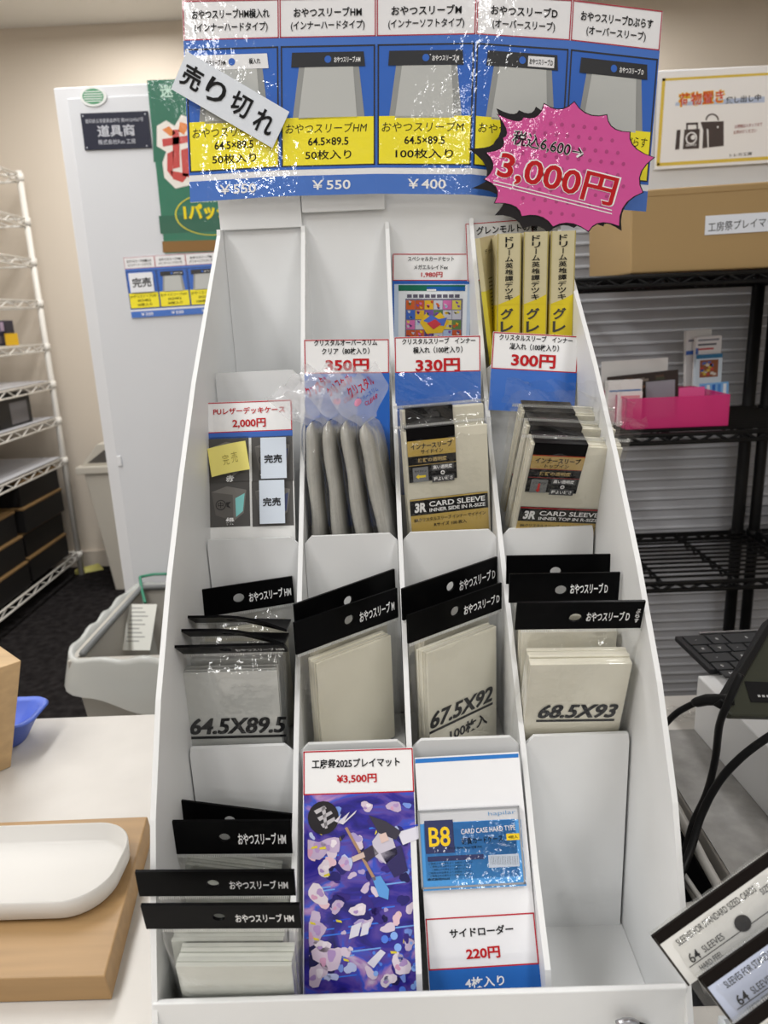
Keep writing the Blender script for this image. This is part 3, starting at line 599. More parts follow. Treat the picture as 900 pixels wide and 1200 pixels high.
# --- third tier, column two: four slim packets seen edge on
g = 'slim clear sleeve packets seen edge on in the second column'
SLIM = P((178, 176, 169), 'streak')
for k, (tx_, ty_, bx_, Y, lab) in enumerate(((361, 490, 371, .232, 'slim sleeve packet at the left end of the four edge-on ones'), (380, 489, 396, .229, 'slim sleeve packet, second from the left of the four edge-on ones'), (401, 489, 423, .226, 'slim sleeve packet, third from the left of the four edge-on ones'), (423, 492, 450, .223, 'slim sleeve packet at the right end of the four edge-on ones'))):
    tp, bt = at(tx_, ty_, Y), at(bx_, 634, Y - .003); zz = (tp - bt).normalized(); yy = Vector((.16, 1, 0)); yy = (yy - zz * yy.dot(zz)).normalized(); xx = yy.cross(zz)
    M_ = Matrix(((xx.x, yy.x, zz.x, tp.x), (xx.y, yy.y, zz.y, tp.y), (xx.z, yy.z, zz.z, tp.z), (0, 0, 0, 1)))
    root = thing('sleeve_packet', lab, 'sleeve packet', M_, g); L_ = (tp.z - ZF[2]) / zz.z - .002; t_ = .0125 if k < 3 else .0135
    b = MB(M_); p1 = k * 1.7
    def blk(u, v, t_=t_, L_=L_, p1=p1):
        an = u * 6.28318; c_, s_ = math.cos(an), math.sin(an); pw_ = lambda q, e: math.copysign(abs(q) ** e, q)
        tp_ = (1 - (1 - min(v / .13, 1)) ** 2.4) ** .5 if v < .13 else 1.0
        x = t_ / 2 * pw_(c_, .62) * (.12 + .88 * tp_) * (1 + .05 * math.sin(9 * v + p1)); y = .031 + .031 * pw_(s_, .55) * (.72 + .28 * tp_)
        return (x + .0006 * math.sin(14 * v + p1), y, -.004 - v * (L_ - .004))
    b.grid(blk, 40, 30, SLIM); nb = len(b.v); b.f.append(tuple(range(nb - 41, nb - 1))); b.mi.append(0); b.sm.append(False)
    b.build('sleeve_stack', root, rootM=M_)
    b = MB(M_); r = random.Random(90 + k); p0 = r.random() * 6
    def f(u, v, t_=t_, L_=L_, p0=p0):       # film wrap around the front of the block
        a = (u - .5) * 2; x = a * (t_ / 2 + .0016) * (1 - .5 * smooth((.12 - v) / .12)); y = -.0022 * (1 - a * a) - .0014 + .03 * max(0, abs(a) - .8) * 2 + .0007 * math.sin(30 * v + 4 * a + p0)
        return (x + .0006 * math.sin(19 * v + p0), y, .004 - v * (L_ + .002))
    b.grid(f, 14, 30, FILM); b.build('film_bag', root, rootM=M_)
    # film header folded up and to the left
    lw2 = .047; lean_ = .75 - .13 * k
    b = MB(M_); dirn = Vector((-math.sin(lean_), -.15, math.cos(lean_))); acr = Vector((math.cos(lean_) * .75, .66, math.sin(lean_) * .75)); base = Vector((0.001, .004, -.004))
    def fh(u, v, base=base, dirn=dirn, acr=acr, p0=p0): 
        q = base + dirn * (v * .036) + acr * ((u - .25) * .05 * (.35 + .65 * smooth(v * 2.2))); q.y += .0025 * math.sin(13 * u + 9 * v + p0) * v; q.z += .0015 * math.sin(21 * u + p0) * v; return q
    b.grid(fh, 18, 14, HAZE); hdr = b.build('film_header', root, rootM=M_)
    if k:
        b = MB(M_); b.map = lambda p: fh(p.x, p.z) + Vector((0, -.0005 + p.y, 0)); RP, BP_ = P((190, 40, 56), 'ink'), P((60, 96, 170), 'ink')
        b.text('クリスタル', .56, .72, .22, RP, 1, wd=.5, bold=.02); b.text('オーバースリム', .58, .50, .10, BP_, 1, wd=.42, bold=.01)
        if k > 1: b.disc(.36, .46, .07, P((226, 150, 180)), 1, n=12); b.text('CLEAR', .62, .36, .09, RP, 1, wd=.3, bold=.01)
        b.build('header_print', hdr, rootM=M_)

# ------------------------------------------------------------------ playmat ticket and card case ticket at the bottom
def lean_y(y): return .093 - (y - 878) / (1166 - 878) * .073
s = Sheet((355, 880, lean_y(880)), (484, 876, lean_y(876)), (358, 1180, lean_y(1180)), PAPER, .0008)
e = -(s.F.translation.z - ZFL) / s.F.to_3x3().col[2].z; s.box(0, s.w, 0, .0008, e + .0003, 0, PAPER)
zr = s.L(356, 932)[1]
ART = P((70, 50, 140), 'gloss'); nt = ART.node_tree; bs = nt.nodes['Principled BSDF']
tcn = nt.nodes.new('ShaderNodeTexCoord'); n1 = nt.nodes.new('ShaderNodeTexNoise'); n1.inputs['Scale'].default_value = 32; n1.inputs['Detail'].default_value = 6; n1.inputs['Distortion'].default_value = 1.2
mp = nt.nodes.new('ShaderNodeMapping'); mp.inputs['Rotation'].default_value = (0, .5, 0); mp.inputs['Scale'].default_value = (1, 1, 1.7); nt.links.new(tcn.outputs['Object'], mp.inputs[0]); nt.links.new(mp.outputs[0], n1.inputs['Vector'])
cr = nt.nodes.new('ShaderNodeValToRGB'); nt.links.new(n1.outputs['Fac'], cr.inputs[0]); nt.links.new(cr.outputs[0], bs.inputs['Base Color'])
el = cr.color_ramp.elements
for i_, (p_, c_) in enumerate(((.28, (24, 20, 84)), (.42, (48, 40, 150)), (.5, (92, 70, 160)), (.58, (50, 84, 200)), (.66, (172, 130, 190)), (.76, (206, 190, 214)))):
    e_ = el[i_] if i_ < 2 else el.new(p_); e_.position = p_; e_.color = (lin(c_[0]), lin(c_[1]), lin(c_[2]), 1)
s.rect(.0006, s.w - .0006, e + .001, zr, ART, 1)
s.frame(.0003, s.w - .0003, zr, s.h - .0003, .0008, REDL, 2)
s.ptext('工房祭2025プレイマット', 417, 894, 11, INK, 103, bold=.022); s.ptext('¥3,500円', 418, 912.5, 11, REDINK, 47, bold=.025)
r = random.Random(12)
for k in range(20):       # streaks of light
    x = 356 + r.random() * 110; y = 960 + r.random() * 190; l_ = 14 + r.random() * 40
    s.ppoly([(x, y), (min(x + l_, 492), y - l_ * .12), (min(x + l_, 492), y - l_ * .12 + 1.6), (x, y + 2)], P(((60, 120, 230), (120, 170, 240), (40, 70, 200))[k % 3]), 2)
PAL = ((206, 188, 214), (222, 206, 222), (176, 160, 208), (120, 150, 226), (190, 200, 236), (232, 196, 206))
def petal(x, y, q, m, L, el=1.0, rot=0., n=14):
    ph = r.random() * 6; pts = []
    for j in range(n):
        t = 6.283 * j / n; rr_ = q * (1 + .22 * math.sin(2 * t + ph) + .14 * math.sin(3 * t + 2 * ph) + .07 * math.sin(5 * t)); u_, v_ = rr_ * math.cos(t) * el, rr_ * math.sin(t)
        pts.append((min(max(x + u_ * math.cos(rot) - v_ * math.sin(rot), 360 + (y - 930) * .012), 484 + (y - 930) * .043), min(max(y + u_ * math.sin(rot) + v_ * math.cos(rot), 938), 1170)))
    s.poly([s.L(*p_) for p_ in pts], m, L)
for k in range(46): petal(364 + r.random() * 120, 942 + r.random() * 220, 2 + r.random() * 4.5, P(PAL[k % 6]), 3 + (k % 3) * .3, 1 + r.random() * .8, r.random() * 3)
for k in range(30): petal(364 + r.random() * 118, 950 + r.random() * 200, 2 + r.random() * 6, P(((40, 34, 110), (56, 40, 130), (30, 26, 80))[k % 3]), 3.2, 1.5, r.random() * 3)
for x, y, q in ((368, 995, 13), (388, 990, 10), (380, 1018, 8), (372, 1048, 11), (395, 1062, 7), (368, 1092, 13), (378, 1108, 8), (384, 1122, 15), (371, 1142, 12), (404, 1012, 7), (420, 1066, 8), (470, 1130, 11), (455, 1148, 8), (462, 945, 7), (430, 945, 6)):
    petal(x, y, q, P(((214, 196, 214), (198, 178, 208), (228, 216, 226))[int(q) % 3]), 4, 1.1, r.random() * 3)
    petal(x + q * .3, y - q * .2, q * .4, P(((238, 228, 236), (180, 150, 200))[int(q) % 2]), 4.4)
    petal(x - q * .35, y + q * .3, q * .3, P(((170, 140, 196), (214, 160, 190))[int(q) % 2]), 4.5)
for k in range(26): s.disc(*s.L(425 + r.random() * 66, 1085 + r.random() * 76), .0008 + .0016 * r.random(), P(((86, 130, 232), (140, 180, 244), (60, 92, 210))[k % 3]), 4, n=10)
for k in range(14):
    x = 362 + r.random() * 120; y = 940 + r.random() * 190; a0 = r.random() * 3
    s.ppoly([(x, y), (x + 7 * math.cos(a0), y + 4 * math.sin(a0)), (x + 8 * math.cos(a0), y + 4 * math.sin(a0) + 2.5), (x + 1, y + 3)], P((226, 208, 60)), 5)
for q in ([(412, 1085), (424, 1080), (420, 1096), (409, 1100)], [(425, 1083), (434, 1079), (431, 1094), (422, 1097)], [(430, 1128), (446, 1112), (452, 1116), (438, 1134)], [(354 + 112, 975), (490, 968), (492, 982), (472, 990)]): s.ppoly(q, P((226, 224, 236)), 5)
# standing figure with a long paddle, as loose shapes
s.ppoly([(404, 970), (407, 969), (441, 1030), (438, 1032)], P((176, 140, 110)), 6); s.ppoly([(436, 1028), (446, 1026), (456, 1042), (455, 1054), (444, 1050)], P((96, 160, 226)), 6)
s.ppoly([(436, 986), (446, 972), (460, 982), (466, 1000), (452, 1012), (440, 1004)], P((206, 200, 214)), 6); s.ppoly([(420, 1000), (436, 990), (444, 1000), (430, 1010)], P((60, 52, 70)), 6); s.ppoly([(446, 1000), (470, 990), (478, 1020), (462, 1028)], P((50, 44, 96)), 6); s.ppoly([(432, 955), (452, 962), (470, 974), (464, 984), (444, 976)], P((60, 56, 70)), 7)
s.ppoly([(412, 1004), (426, 998), (428, 1004), (414, 1010)], P((214, 190, 180)), 7); s.ppoly([(444, 978), (452, 975), (456, 984), (447, 988)], P((226, 198, 190)), 8)
cx, cz = s.L(379, 958); s.disc(cx, cz, .0102, P((34, 30, 34)), 6); 
for pts in ([(368, 950), (380, 944), (383, 947), (371, 954)], [(372, 958), (388, 950), (390, 953), (375, 962)], [(376, 966), (392, 957), (393, 961), (379, 970)], [(381, 944), (384, 970), (381, 971), (377, 946)]): s.ppoly(pts, P((190, 186, 190)), 7)
s.ppoly([(392, 962), (400, 954), (396, 963), (410, 951), (404, 962), (418, 949), (416, 953), (402, 966)], P((220, 214, 224)), 7)
s.done('playmat_ticket', 'tall ticket with purple and blue playmat artwork reading 3,500 yen', 'price ticket')

s = Sheet((486, 888, lean_y(888)), (608, 881, lean_y(881)), (501, 1180, lean_y(1180)), P((238, 238, 240), 'gloss'), .0008)
e = -(s.F.translation.z - ZFL) / s.F.to_3x3().col[2].z; s.box(0, s.w, 0, .0008, e + .0003, 0, P((40, 100, 180)))
s.ppoly([(486.5, 889.5), (607.5, 883), (607.5, 887.5), (486.5, 894.5)], P((40, 120, 200)), 1)
z1 = s.L(560, 1073)[1]; z2 = s.L(560, 1134)[1]; s.frame(.0004, s.w - .0004, z2, z1, .0008, REDL, 2); s.rect(.0004, s.w - .0004, e + .0005, z2, P((36, 104, 186)), 1)
s.ptext('サイドローダー', 564, 1091, 11, INK, 75, bold=.025, rot=.02); s.ptext('220円', 566, 1116.5, 14, REDINK, 40, bold=.03, rot=.02); s.ptext('4枚入り', 568, 1150, 13, WINK, 46, bold=.02, rot=.02)
s.done('price_ticket', 'leaning white ticket with blue foot reading 220 yen', 'price ticket')
lc = lambda y: lean_y(y) - .0035
s = Sheet((489, 950, lc(950)), (608, 944, lc(944)), (496, 1042, lc(1042)), P((205, 206, 210), 'gloss'), .0024)
BC = P((66, 152, 222), 'lam'); DBL = P((22, 36, 92), 'lam')
s.prect((492, 966), (617, 1038), BC, 1); s.poly([(.0035, s.h * .1), (s.w - .0035, s.h * .1), (s.w - .0035, s.h * .83), (.0035, s.h * .83)], BC, 1)
s.frame(0, s.w, 0, s.h, .0012, P((150, 152, 156), 'gloss'), 4)
x0, zA = s.L(497, 962); x1, zB = s.L(533, 999); s.rect(x0, x1, zB, zA, DBL, 2); s.text('B8', (x0 + x1) / 2, (zA + zB) / 2, (zA - zB) * .6, P((246, 206, 40), 'ink'), 3, wd=(x1 - x0) * .74, bold=.015)
s.ptext('CARD CASE HARD TYPE', 572, 972, 6, WINK, 64, bold=.0, rot=.03); s.ptext('硬質カードケース', 565, 984, 8, INK, 48, bold=.012, rot=.03); s.prect((593, 977), (609, 984), P((240, 206, 40)), 2); s.ptext('4枚入', 601, 980.5, 4, INK, 11)
s.ptext('hapilar', 588, 953, 6, P((90, 150, 200), 'ink'), 32, bold=-.01, rot=.03)
s.ptext('サイズ 約64×91mm 材質 PVC', 545, 993, 3, INK, 40); s.prect((501, 1004), (567, 1006.5), DBL, 2)
for k in range(5): s.ptext('ご使用上の注意をよくお読みください', 528, 1011 + k * 3.6, 2.4, INK, 52 - 4 * (k % 3), bold=0)
s.prect((572, 1002), (609, 1015), P((190, 200, 214)), 2)
for k in range(17): s.prect((574 + k * 2, 1003), (574 + k * 2 + (1.1 if k % 3 else .6), 1013), INK, 3)
s.ptext('株式会社PLUS', 514, 1030, 3.2, INK, 26)
s.done('card_case', 'hard clear card case with blue B8 label taped to the 220 yen ticket', 'card case')

# ------------------------------------------------------------------ left of the display: wooden block, tray, box, basket
WD = P((164, 131, 88), 'wood')
b = MB(); zt = -.0415
b.hexa([(-.75, .06, ZT + .0003), (-.2105, .0565, ZT + .0003), (-.2335, .2225, ZT + .0003), (-.75, .2185, ZT + .0003)], [(-.75, .0605, zt), (-.2128, .0572, zt), (-.2358, .2225, zt), (-.75, .2185, zt)], WD)
tag(b.build('wooden_board', bevel=.0012), 'thick light wooden board on the counter left of the display', 'wooden board')
b = MB(); WP = P((206, 204, 200), 'plastic'); x1, x0, y0, y1 = -.231, -.52, .104, .193
def rr(ins, z, rad=.034, n=10):
    r_ = max(rad - ins, .004); pts = []
    for cx_, cy_, a in ((x1 - ins - r_, y0 + ins + r_, -90), (x1 - ins - r_, y1 - ins - r_, 0), (x0 + ins + r_, y1 - ins - r_, 90), (x0 + ins + r_, y0 + ins + r_, 180)):
        for k in range(n + 1): t_ = math.radians(a + 90 * k / n); pts.append((cx_ + r_ * math.cos(t_), cy_ + r_ * math.sin(t_), z))
    return pts
rings = [rr(.004, zt + .0003), rr(.0005, zt + .004), rr(0, zt + .0175), rr(.001, zt + .0185), rr(.0022, zt + .0175), rr(.0045, zt + .0055), rr(.008, zt + .0035)]
n = len(rings[0]); V = [p for g_ in rings for p in g_]; F = [(i * n + k, i * n + (k + 1) % n, (i + 1) * n + (k + 1) % n, (i + 1) * n + k) for i in range(len(rings) - 1) for k in range(n)] + [tuple(range(n))[::-1], tuple((len(rings) - 1) * n + k for k in range(n))]
b.add(V, F, WP, True); o = b.build('coin_tray'); tag(o, 'shallow white rounded plastic tray on the wooden board', 'tray')
mdn = o.modifiers.new('edges', 'EDGE_SPLIT'); mdn.split_angle = math.radians(50)
b = MB(); c0 = Vector((-.4199, .3373, ZT + .0004)); ct = at(25, 774, .338)
d1 = Vector((-.7, -.72, 0)).normalized(); d2 = Vector((-.74, .68, 0)).normalized(); s0, s1 = .12, .15
base = [c0 + d1 * s0, c0, c0 + d2 * .035, c0 + d1 * s0 + d2 * .035]; top = [ct + d1 * s1, ct, ct + d2 * .06, ct + d1 * s1 + d2 * .06]
b.hexa([base[0], base[1], base[2], base[3]], top, P((184, 154, 112), 'wood')); tag(b.build('wooden_box', bevel=.001), 'light wooden box tapering downwards at the left edge of the counter', 'box')
b = MB(); BLP = P((86, 112, 206), 'plastic'); pts = []
cx0, cy0 = -.5, .40
def br(sx, sy, z, n=8):
    out = []
    for qx, qy, a in ((1, -1, -90), (1, 1, 0), (-1, 1, 90), (-1, -1, 180)):
        for k in range(n + 1): t_ = math.radians(a + 90 * k / n); out.append((cx0 + qx * (sx - .02) + .02 * math.cos(t_), cy0 - .01 + qy * (sy - .02) + .02 * math.sin(t_), z))
    return out
rings = [br(.07, .022, ZT + .0005), br(.088, .030, -.03), br(.094, .034, -.028), br(.092, .032, -.0255), br(.085, .027, -.029), br(.068, .02, ZT + .004)]
n = len(rings[0]); V = [p for g_ in rings for p in g_]; F = [(i * n + k, i * n + (k + 1) % n, (i + 1) * n + (k + 1) % n, (i + 1) * n + k) for i in range(5) for k in range(n)] + [tuple(range(n))[::-1], tuple(5 * n + k for k in range(n))]
b.add(V, F, BLP, True); tag(b.build('blue_basket'), 'blue plastic basket behind the wooden box on the left', 'basket')

# ------------------------------------------------------------------ right of the display: white box, keyboard, tablet, cables
WB = P((206, 206, 206), 'plastic'); b = MB(); b.hexa([(.318, .20, ZT + .0014), (.62, .20, ZT + .0014), (.62, .361, ZT + .0014), (.309, .361, ZT + .0014)], [(.318, .20, .0035), (.62, .20, .0035), (.62, .361, .0035), (.309, .361, .0035)], WB)
tag(b.build('white_box', bevel=.0015), 'plain white box under the keyboard at the right', 'box')
kb = thing('keyboard', 'flat black keyboard lying on the white box at the right', 'keyboard', (.45, .37, .004)); kM = kb.matrix_world.copy()
KA, KB_ = Vector((.3157, .4434, .0045)), Vector((.3225, .3293, .0045)); kx = Vector((1, .03, 0)).normalized(); ky = (KB_ - KA).normalized()
K = Matrix(((kx.x, -ky.x, 0, KB_.x), (kx.y, -ky.y, 0, KB_.y), (0, 0, 1, KB_.z), (0, 0, 0, 1))); kl = (KB_ - KA).length
b = MB(K); b.prism([(0, 0), (.28, 0), (.28, .006), (0, .006)], 0.03, kl, P((34, 34, 36), 'plastic')); b.prism([(.02, 0), (.28, 0), (.28, .006), (.02, .006)], 0, .03, P((34, 34, 36), 'plastic')); b.build('keyboard_body', kb, bevel=.001, rootM=kM)
b = MB(K); b.box(.03, .26, kl + .0003, kl + .004, 0, .0075, P((210, 210, 212), 'metal')); b.build('keyboard_hinge', kb, rootM=kM)
KC = P((46, 47, 49), 'plastic')
ylev = [kl - .006]
rows = [(.026, (.026, .02, .06, .05)), (.020, (.018, .02, .02, .02, .02)), (.022, (.032, .02, .02, .02, .02)), (.018, (.02, .02, .02, .02, .02)), (.016, (.02, .02, .02, .02, .02))]
legends = 'delete enter shift home end tab esc num opt cmd fn alt'.split(); ki = 0; yy = kl - .005
KB2 = K @ Matrix.Translation((0, 0, .006))
for rd, ws in rows:
    xx = .006
    for wv in ws:
        b = MB(KB2); b.box(xx, xx + wv - .0025, yy - rd + .0025, yy, .0002, .0022, KC)
        vs_, fs = textgeo(legends[ki % 12][:1].upper() if ki % 3 else '-', .01)
        if vs_: b.add([(xx + wv * .35 + a * .006, yy - rd * .55 + c_ * .006, .00235) for a, c_ in vs_], fs, P((205, 205, 205), 'ink'))
        b.build('key', kb, bevel=.0006, rootM=kM); xx += wv; ki += 1
    yy -= rd
# tablet seen from behind
M_, w_, h_ = frameof(at(905, 738, .235), at(1010, 730, .28), at(850, 839, .17))
x = (M_.to_3x3().col[0]); 
T0, T1, T2 = at(850, 839, .19), at(905, 727, .265), at(960, 842, .20); xx = (T2 - T0).normalized(); dz = T1 - T0; zz = (dz - xx * dz.dot(xx)).normalized(); yy = zz.cross(xx); sk = dz.dot(xx); hz = dz.dot(zz)
Mt = Matrix(((xx.x, yy.x, zz.x, T0.x), (xx.y, yy.y, zz.y, T0.y), (xx.z, yy.z, zz.z, T0.z), (0, 0, 0, 1)))
tb = thing('tablet', 'dark olive tablet terminal leaning at the right edge of the counter', 'tablet', Mt)
b = MB(Mt); b.prism([(.006, 0), (.16, 0), (.16 + sk, hz), (sk + .002, hz), (0, .006)], 0, .009, P((58, 60, 50), 'plastic')); tsh = b.build('tablet_shell', tb, bevel=.0025, rootM=Mt)
b = MB(Mt); b.prism([(-.0028, .012), (.004, .008), (sk + .005, hz * 1.02), (sk - .0035, hz * 1.02)], -.003, .010, P((22, 22, 23), 'plastic')); b.build('tablet_frame', tb, bevel=.0015, rootM=Mt)
b = MB(Mt @ Matrix.Translation((0, -.0004, 0))); b.rect(.026, .1, .012, .030, INK, 1); [b.rect(.034 + .004 * k_, .0365 + .004 * k_, .0165, .0185, P((170, 170, 170), 'ink'), 2) for k_ in range(5)]
b.build('tablet_label', tsh, rootM=Mt)
CB = P((20, 20, 21), 'plastic')
def spl(P_, n=8):
    out = []; Q = [P_[0]] + P_ + [P_[-1]]
    for i in range(1, len(Q) - 2):
        for k in range(n):
            t_ = k / n; a, b_, c_, d_ = Q[i - 1], Q[i], Q[i + 1], Q[i + 2]
            out.append(.5 * ((2 * b_) + (c_ - a) * t_ + (2 * a - 5 * b_ + 4 * c_ - d_) * t_ ** 2 + (3 * b_ - a - 3 * c_ + d_) * t_ ** 3))
    return out + [P_[-1]]
cb = thing('power_cable', 'black cable with thick plug running from behind the display to the tablet', 'cable', at(816, 823, .22)); cM = cb.matrix_world.copy()
b = MB(); b.tube(spl([at(742, 905, .26), at(765, 868, .25), at(790, 838, .235), at(816, 823, .22)]), .0028, CB); b.build('cord', cb, rootM=cM)
b = MB(); b.tube([at(812, 823.5, .222), at(816, 823, .22), at(828, 820, .215), at(850, 820, .20), at(860, 820, .198)], [.003, .0042, .0048, .0048, .0046], CB, 10); b.build('plug', cb, rootM=cM)
b = MB(); b.tube(spl([at(868, 790, .178), at(852, 826, .176), at(843, 850, .185), at(838, 890, .2), at(828, 930, .2), at(812, 965, .195), at(798, 1010, .18), Vector((.19, .15, -.085))]), .0031, CB); tag(b.build('black_cable'), 'black cable hanging from the tablet edge straight down into the trough', 'cable', 'black cables at the right')
b = MB(); b.tube(spl([at(925, 852, .17), at(900, 864, .172), at(868, 888, .18), at(842, 917, .188), at(822, 955, .19), at(806, 1005, .175), Vector((.197, .14, -.085))]), .0034, CB); tag(b.build('black_cable'), 'black cable curving in from the right edge into the trough', 'cable', 'black cables at the right')
r = random.Random(5); c0 = atz(800, 842, ZT)
b = MB(Matrix.Translation((c0.x, c0.y, ZT + .0006))); b.grid(lambda u, v: ((u - .5) * .055, (v - .5) * .03, .0045 + .0045 * math.sin(9 * u + 5 * v) * math.cos(13 * v + 3 * u) ), 20, 12, FILM)
tag(b.build('plastic_wrapper'), 'crumpled clear plastic wrapper on the counter behind the display', 'wrapper')

# packets at the lower right corner
WI = P((236, 235, 230), 'gloss'); WI2 = P((206, 214, 236), 'gloss')
def dep(px, py, d): return CAMP + ray(px, py) * d
g = 'white-headed sleeve packets at the lower right corner'
def fpack(tl, tr, bl, label, hm, seed, body=.10):
    M_, w_, h_ = frameof(tl, tr, bl); root = thing('sleeve_packet', label, 'sleeve packet', M_, g); w_ = max(w_, .078)
    b = MB(M_); b.box(0, w_, 0, .0012, 0, h_, hm); b.rect(0, w_, h_ - .0042, h_, P((30, 26, 24), 'gloss'), 1); b.rect(0, .0012, 0, h_, P((60, 56, 52), 'gloss'), 1)
    b.box(0, w_, -.0002, .0014, h_, h_ + .0012, P((30, 26, 24), 'gloss'))
    IK = P((40, 38, 36), 'ink'); b.text('SLEEVES FOR STANDARD SIZED CARDS', w_ * .42, h_ * .70, .0034, IK, 2, wd=w_ * .62, bold=0); b.text('64', w_ * .15, h_ * .36, .005, IK, 2, wd=.006, bold=.01); b.text('SLEEVES', w_ * .30, h_ * .36, .0034, IK, 2, wd=.0125, bold=0)
    b.rect(w_ * .08, w_ * .98, h_ * .24, h_ * .255, IK, 2); b.text('HARD FEEL', w_ * .22, h_ * .13, .0028, IK, 2, wd=.0135, bold=0); b.text('SIZE 67×92mm', w_ * .86, h_ * .58, .0032, IK, 2, wd=.018, bold=0); b.disc(w_ * .53, h_ * .34, .0042, P((60, 58, 56)), 3)
    b.build('header_card', root, rootM=M_)
    b = MB(M_); b.box(.006, w_ - .006, .0015, .011, -body, -.006, P((206, 208, 206), 'sleeves')); b.build('sleeve_stack', root, rootM=M_)
    Mb = M_ @ Matrix.Translation((w_ / 2, .006, 0)); bagmesh(Mb, w_, body + .004, .014, seed, top=h_ * 1.0, amp=.0008).build('film_bag', root, rootM=M_)
fpack(dep(765, 1100, .375), dep(905, 1000, .372), dep(806, 1156, .372), 'rear white-headed sleeve packet with a round hole at the lower right', WI, 101, .055)
fpack(dep(820, 1150, .355), dep(960, 1050, .352), dep(861, 1206, .352), 'middle white-headed sleeve packet with a bluish header at the lower right', WI2, 102, .055)
fpack(dep(850, 1215, .335), dep(990, 1110, .332), dep(891, 1271, .332), 'front white-headed sleeve packet cut by the bottom right corner', WI, 103, .04)
b = MB(); CP = P((216, 224, 232), 'tint'); zb = ZT + .0004
b.box(.160, .36, -.13, -.128, zb, .012, CP); b.box(.160, .162, -.128, -.03, zb, .012, CP); b.box(.162, .36, -.032, -.030, zb, .012, CP); b.box(.162, .36, -.128, -.032, zb, zb + .002, CP)
tag(b.build('clear_tray'), 'clear plastic tray holding the white-headed packets at the lower right', 'tray')
b = MB(); cc = at(735, 1198, -.012); b.tube([cc + Vector((-.006 + .002 * k, 0, .0022 * math.sin(k / 6 * math.pi) - .001)) for k in range(7)], .0018, P((190, 190, 195), 'metal')); b.tube([cc + Vector((.006, 0, -.001)), cc + Vector((.012, .0, -.004)), cc + Vector((.012, .006, -.012))], .0012, P((30, 30, 30), 'plastic'))
tag(b.build('metal_clip'), 'small silver clip on the front lip at the bottom edge', 'clip')
# ------------------------------------------------------------------ background left: wire rack, partition, bins
WM = P((226, 222, 214), 'plastic')
def wirerack(name, label, x0, x1, y0, y1, levels, posts, mat, along='y', pr=.013, th=.03, pitch=.05, wn=9, liner=None, ztop=None, zfoot=FZ, rw=.0035):
    root = thing(name, label, 'wire rack', ((x0 + x1) / 2, (y0 + y1) / 2, zfoot)); RM = root.matrix_world.copy()
    for (px_, py_) in posts:
        b = MB(); b.tube([(px_, py_, zfoot + .0005), (px_, py_, ztop)], pr, mat, 10)
        for z in levels: b.tube([(px_, py_, z - th * .9), (px_, py_, z + .004)], pr * 1.35, mat, 10)
        b.build('post', root, rootM=RM)
    for z in levels:
        b = MB()
        ends = [((x0, y0), (x1, y0)), ((x1, y0), (x1, y1)), ((x1, y1), (x0, y1)), ((x0, y1), (x0, y0))]
        for (a, c) in ends:
            A, B_ = Vector((a[0], a[1], z)), Vector((c[0], c[1], z)); dn = Vector((0, 0, -th))
            b.tube([A, B_], rw * 1.3, mat, 6); b.tube([A + dn, B_ + dn], rw * 1.3, mat, 6)
            n = max(2, int((B_ - A).length / pitch)); pts = []
            for k in range(n + 1): pts.append(A.lerp(B_, k / n) + dn * (k % 2))
            b.tube(pts, rw, mat, 5)
        if along == 'y':
            for k in range(1, wn): xx = x0 + (x1 - x0) * k / wn; b.tube([(xx, y0, z + rw), (xx, y1, z + rw)], rw * .8, mat, 5)
        else:
            for k in range(1, wn): yy = y0 + (y1 - y0) * k / wn; b.tube([(x0, yy, z + rw), (x1, yy, z + rw)], rw * .8, mat, 5)
            nx = max(1, int((x1 - x0) / .14))
            for k in range(1, nx): 
                xx = x0 + (x1 - x0) * k / nx; pts = [(xx, y0 + (y1 - y0) * q / 14, z - (.014 if q % 2 else .001)) for q in range(15)]; b.tube(pts, rw * .9, mat, 5); b.tube([(xx, y0, z - .002), (xx, y1, z - .002)], rw * .9, mat, 5)
        if liner and z < .2 and z > -.8: b.box(x0 + .01, x1 - .01, y0 + .01, y1 - .01, z + rw * 2, z + rw * 2 + .002, liner)
        b.build('shelf', root, rootM=RM)
    return root
LV = [1.105, .905, .718, .52, .308, .12, -.066, -.278, -.80]
wirerack('wire_rack', 'white wire shelving rack along the left wall', -2.22, -1.735, 1.75, 3.47, LV, [(-1.735, 3.47), (-2.22, 3.47), (-2.22, 1.75), (-1.735, 1.75)], WM, 'y', .015, .034, .075, 12, P((200, 200, 204), 'plastic'), 1.12)
BX = P((26, 25, 25), 'plastic'); BR = P((120, 94, 60), 'paper'); GY = P((126, 124, 124))
def boxitem(name, label, cat, x0, x1, y0, y1, z0, h, mat, group=None, lid=None, lab=None, labm=None):
    b = MB(); b.box(x0, x1, y0, y1, z0, z0 + h, mat)
    if lid: b.box(x0 - .003, x1 + .003, y0 - .003, y1 + .003, z0 + h, z0 + h + .012, lid)
    if lab:      # label panel on the face towards the aisle
        a, c, d, e = lab; ym = (y0 + y1) / 2; yl = (y1 - y0) / 2
        b.quad([(x1 + .001, ym + a * yl, z0 + h * d), (x1 + .001, ym + c * yl, z0 + h * d), (x1 + .001, ym + c * yl, z0 + h * e), (x1 + .001, ym + a * yl, z0 + h * e)], labm or GY)
        b.quad([(x0 + (x1 - x0) * .15, y0 - .001, z0 + h * d), (x1 - (x1 - x0) * .15, y0 - .001, z0 + h * d), (x1 - (x1 - x0) * .15, y0 - .001, z0 + h * e), (x0 + (x1 - x0) * .15, y0 - .001, z0 + h * e)], labm or GY)
    return tag(b.build(name, bevel=.003), label, cat, group)
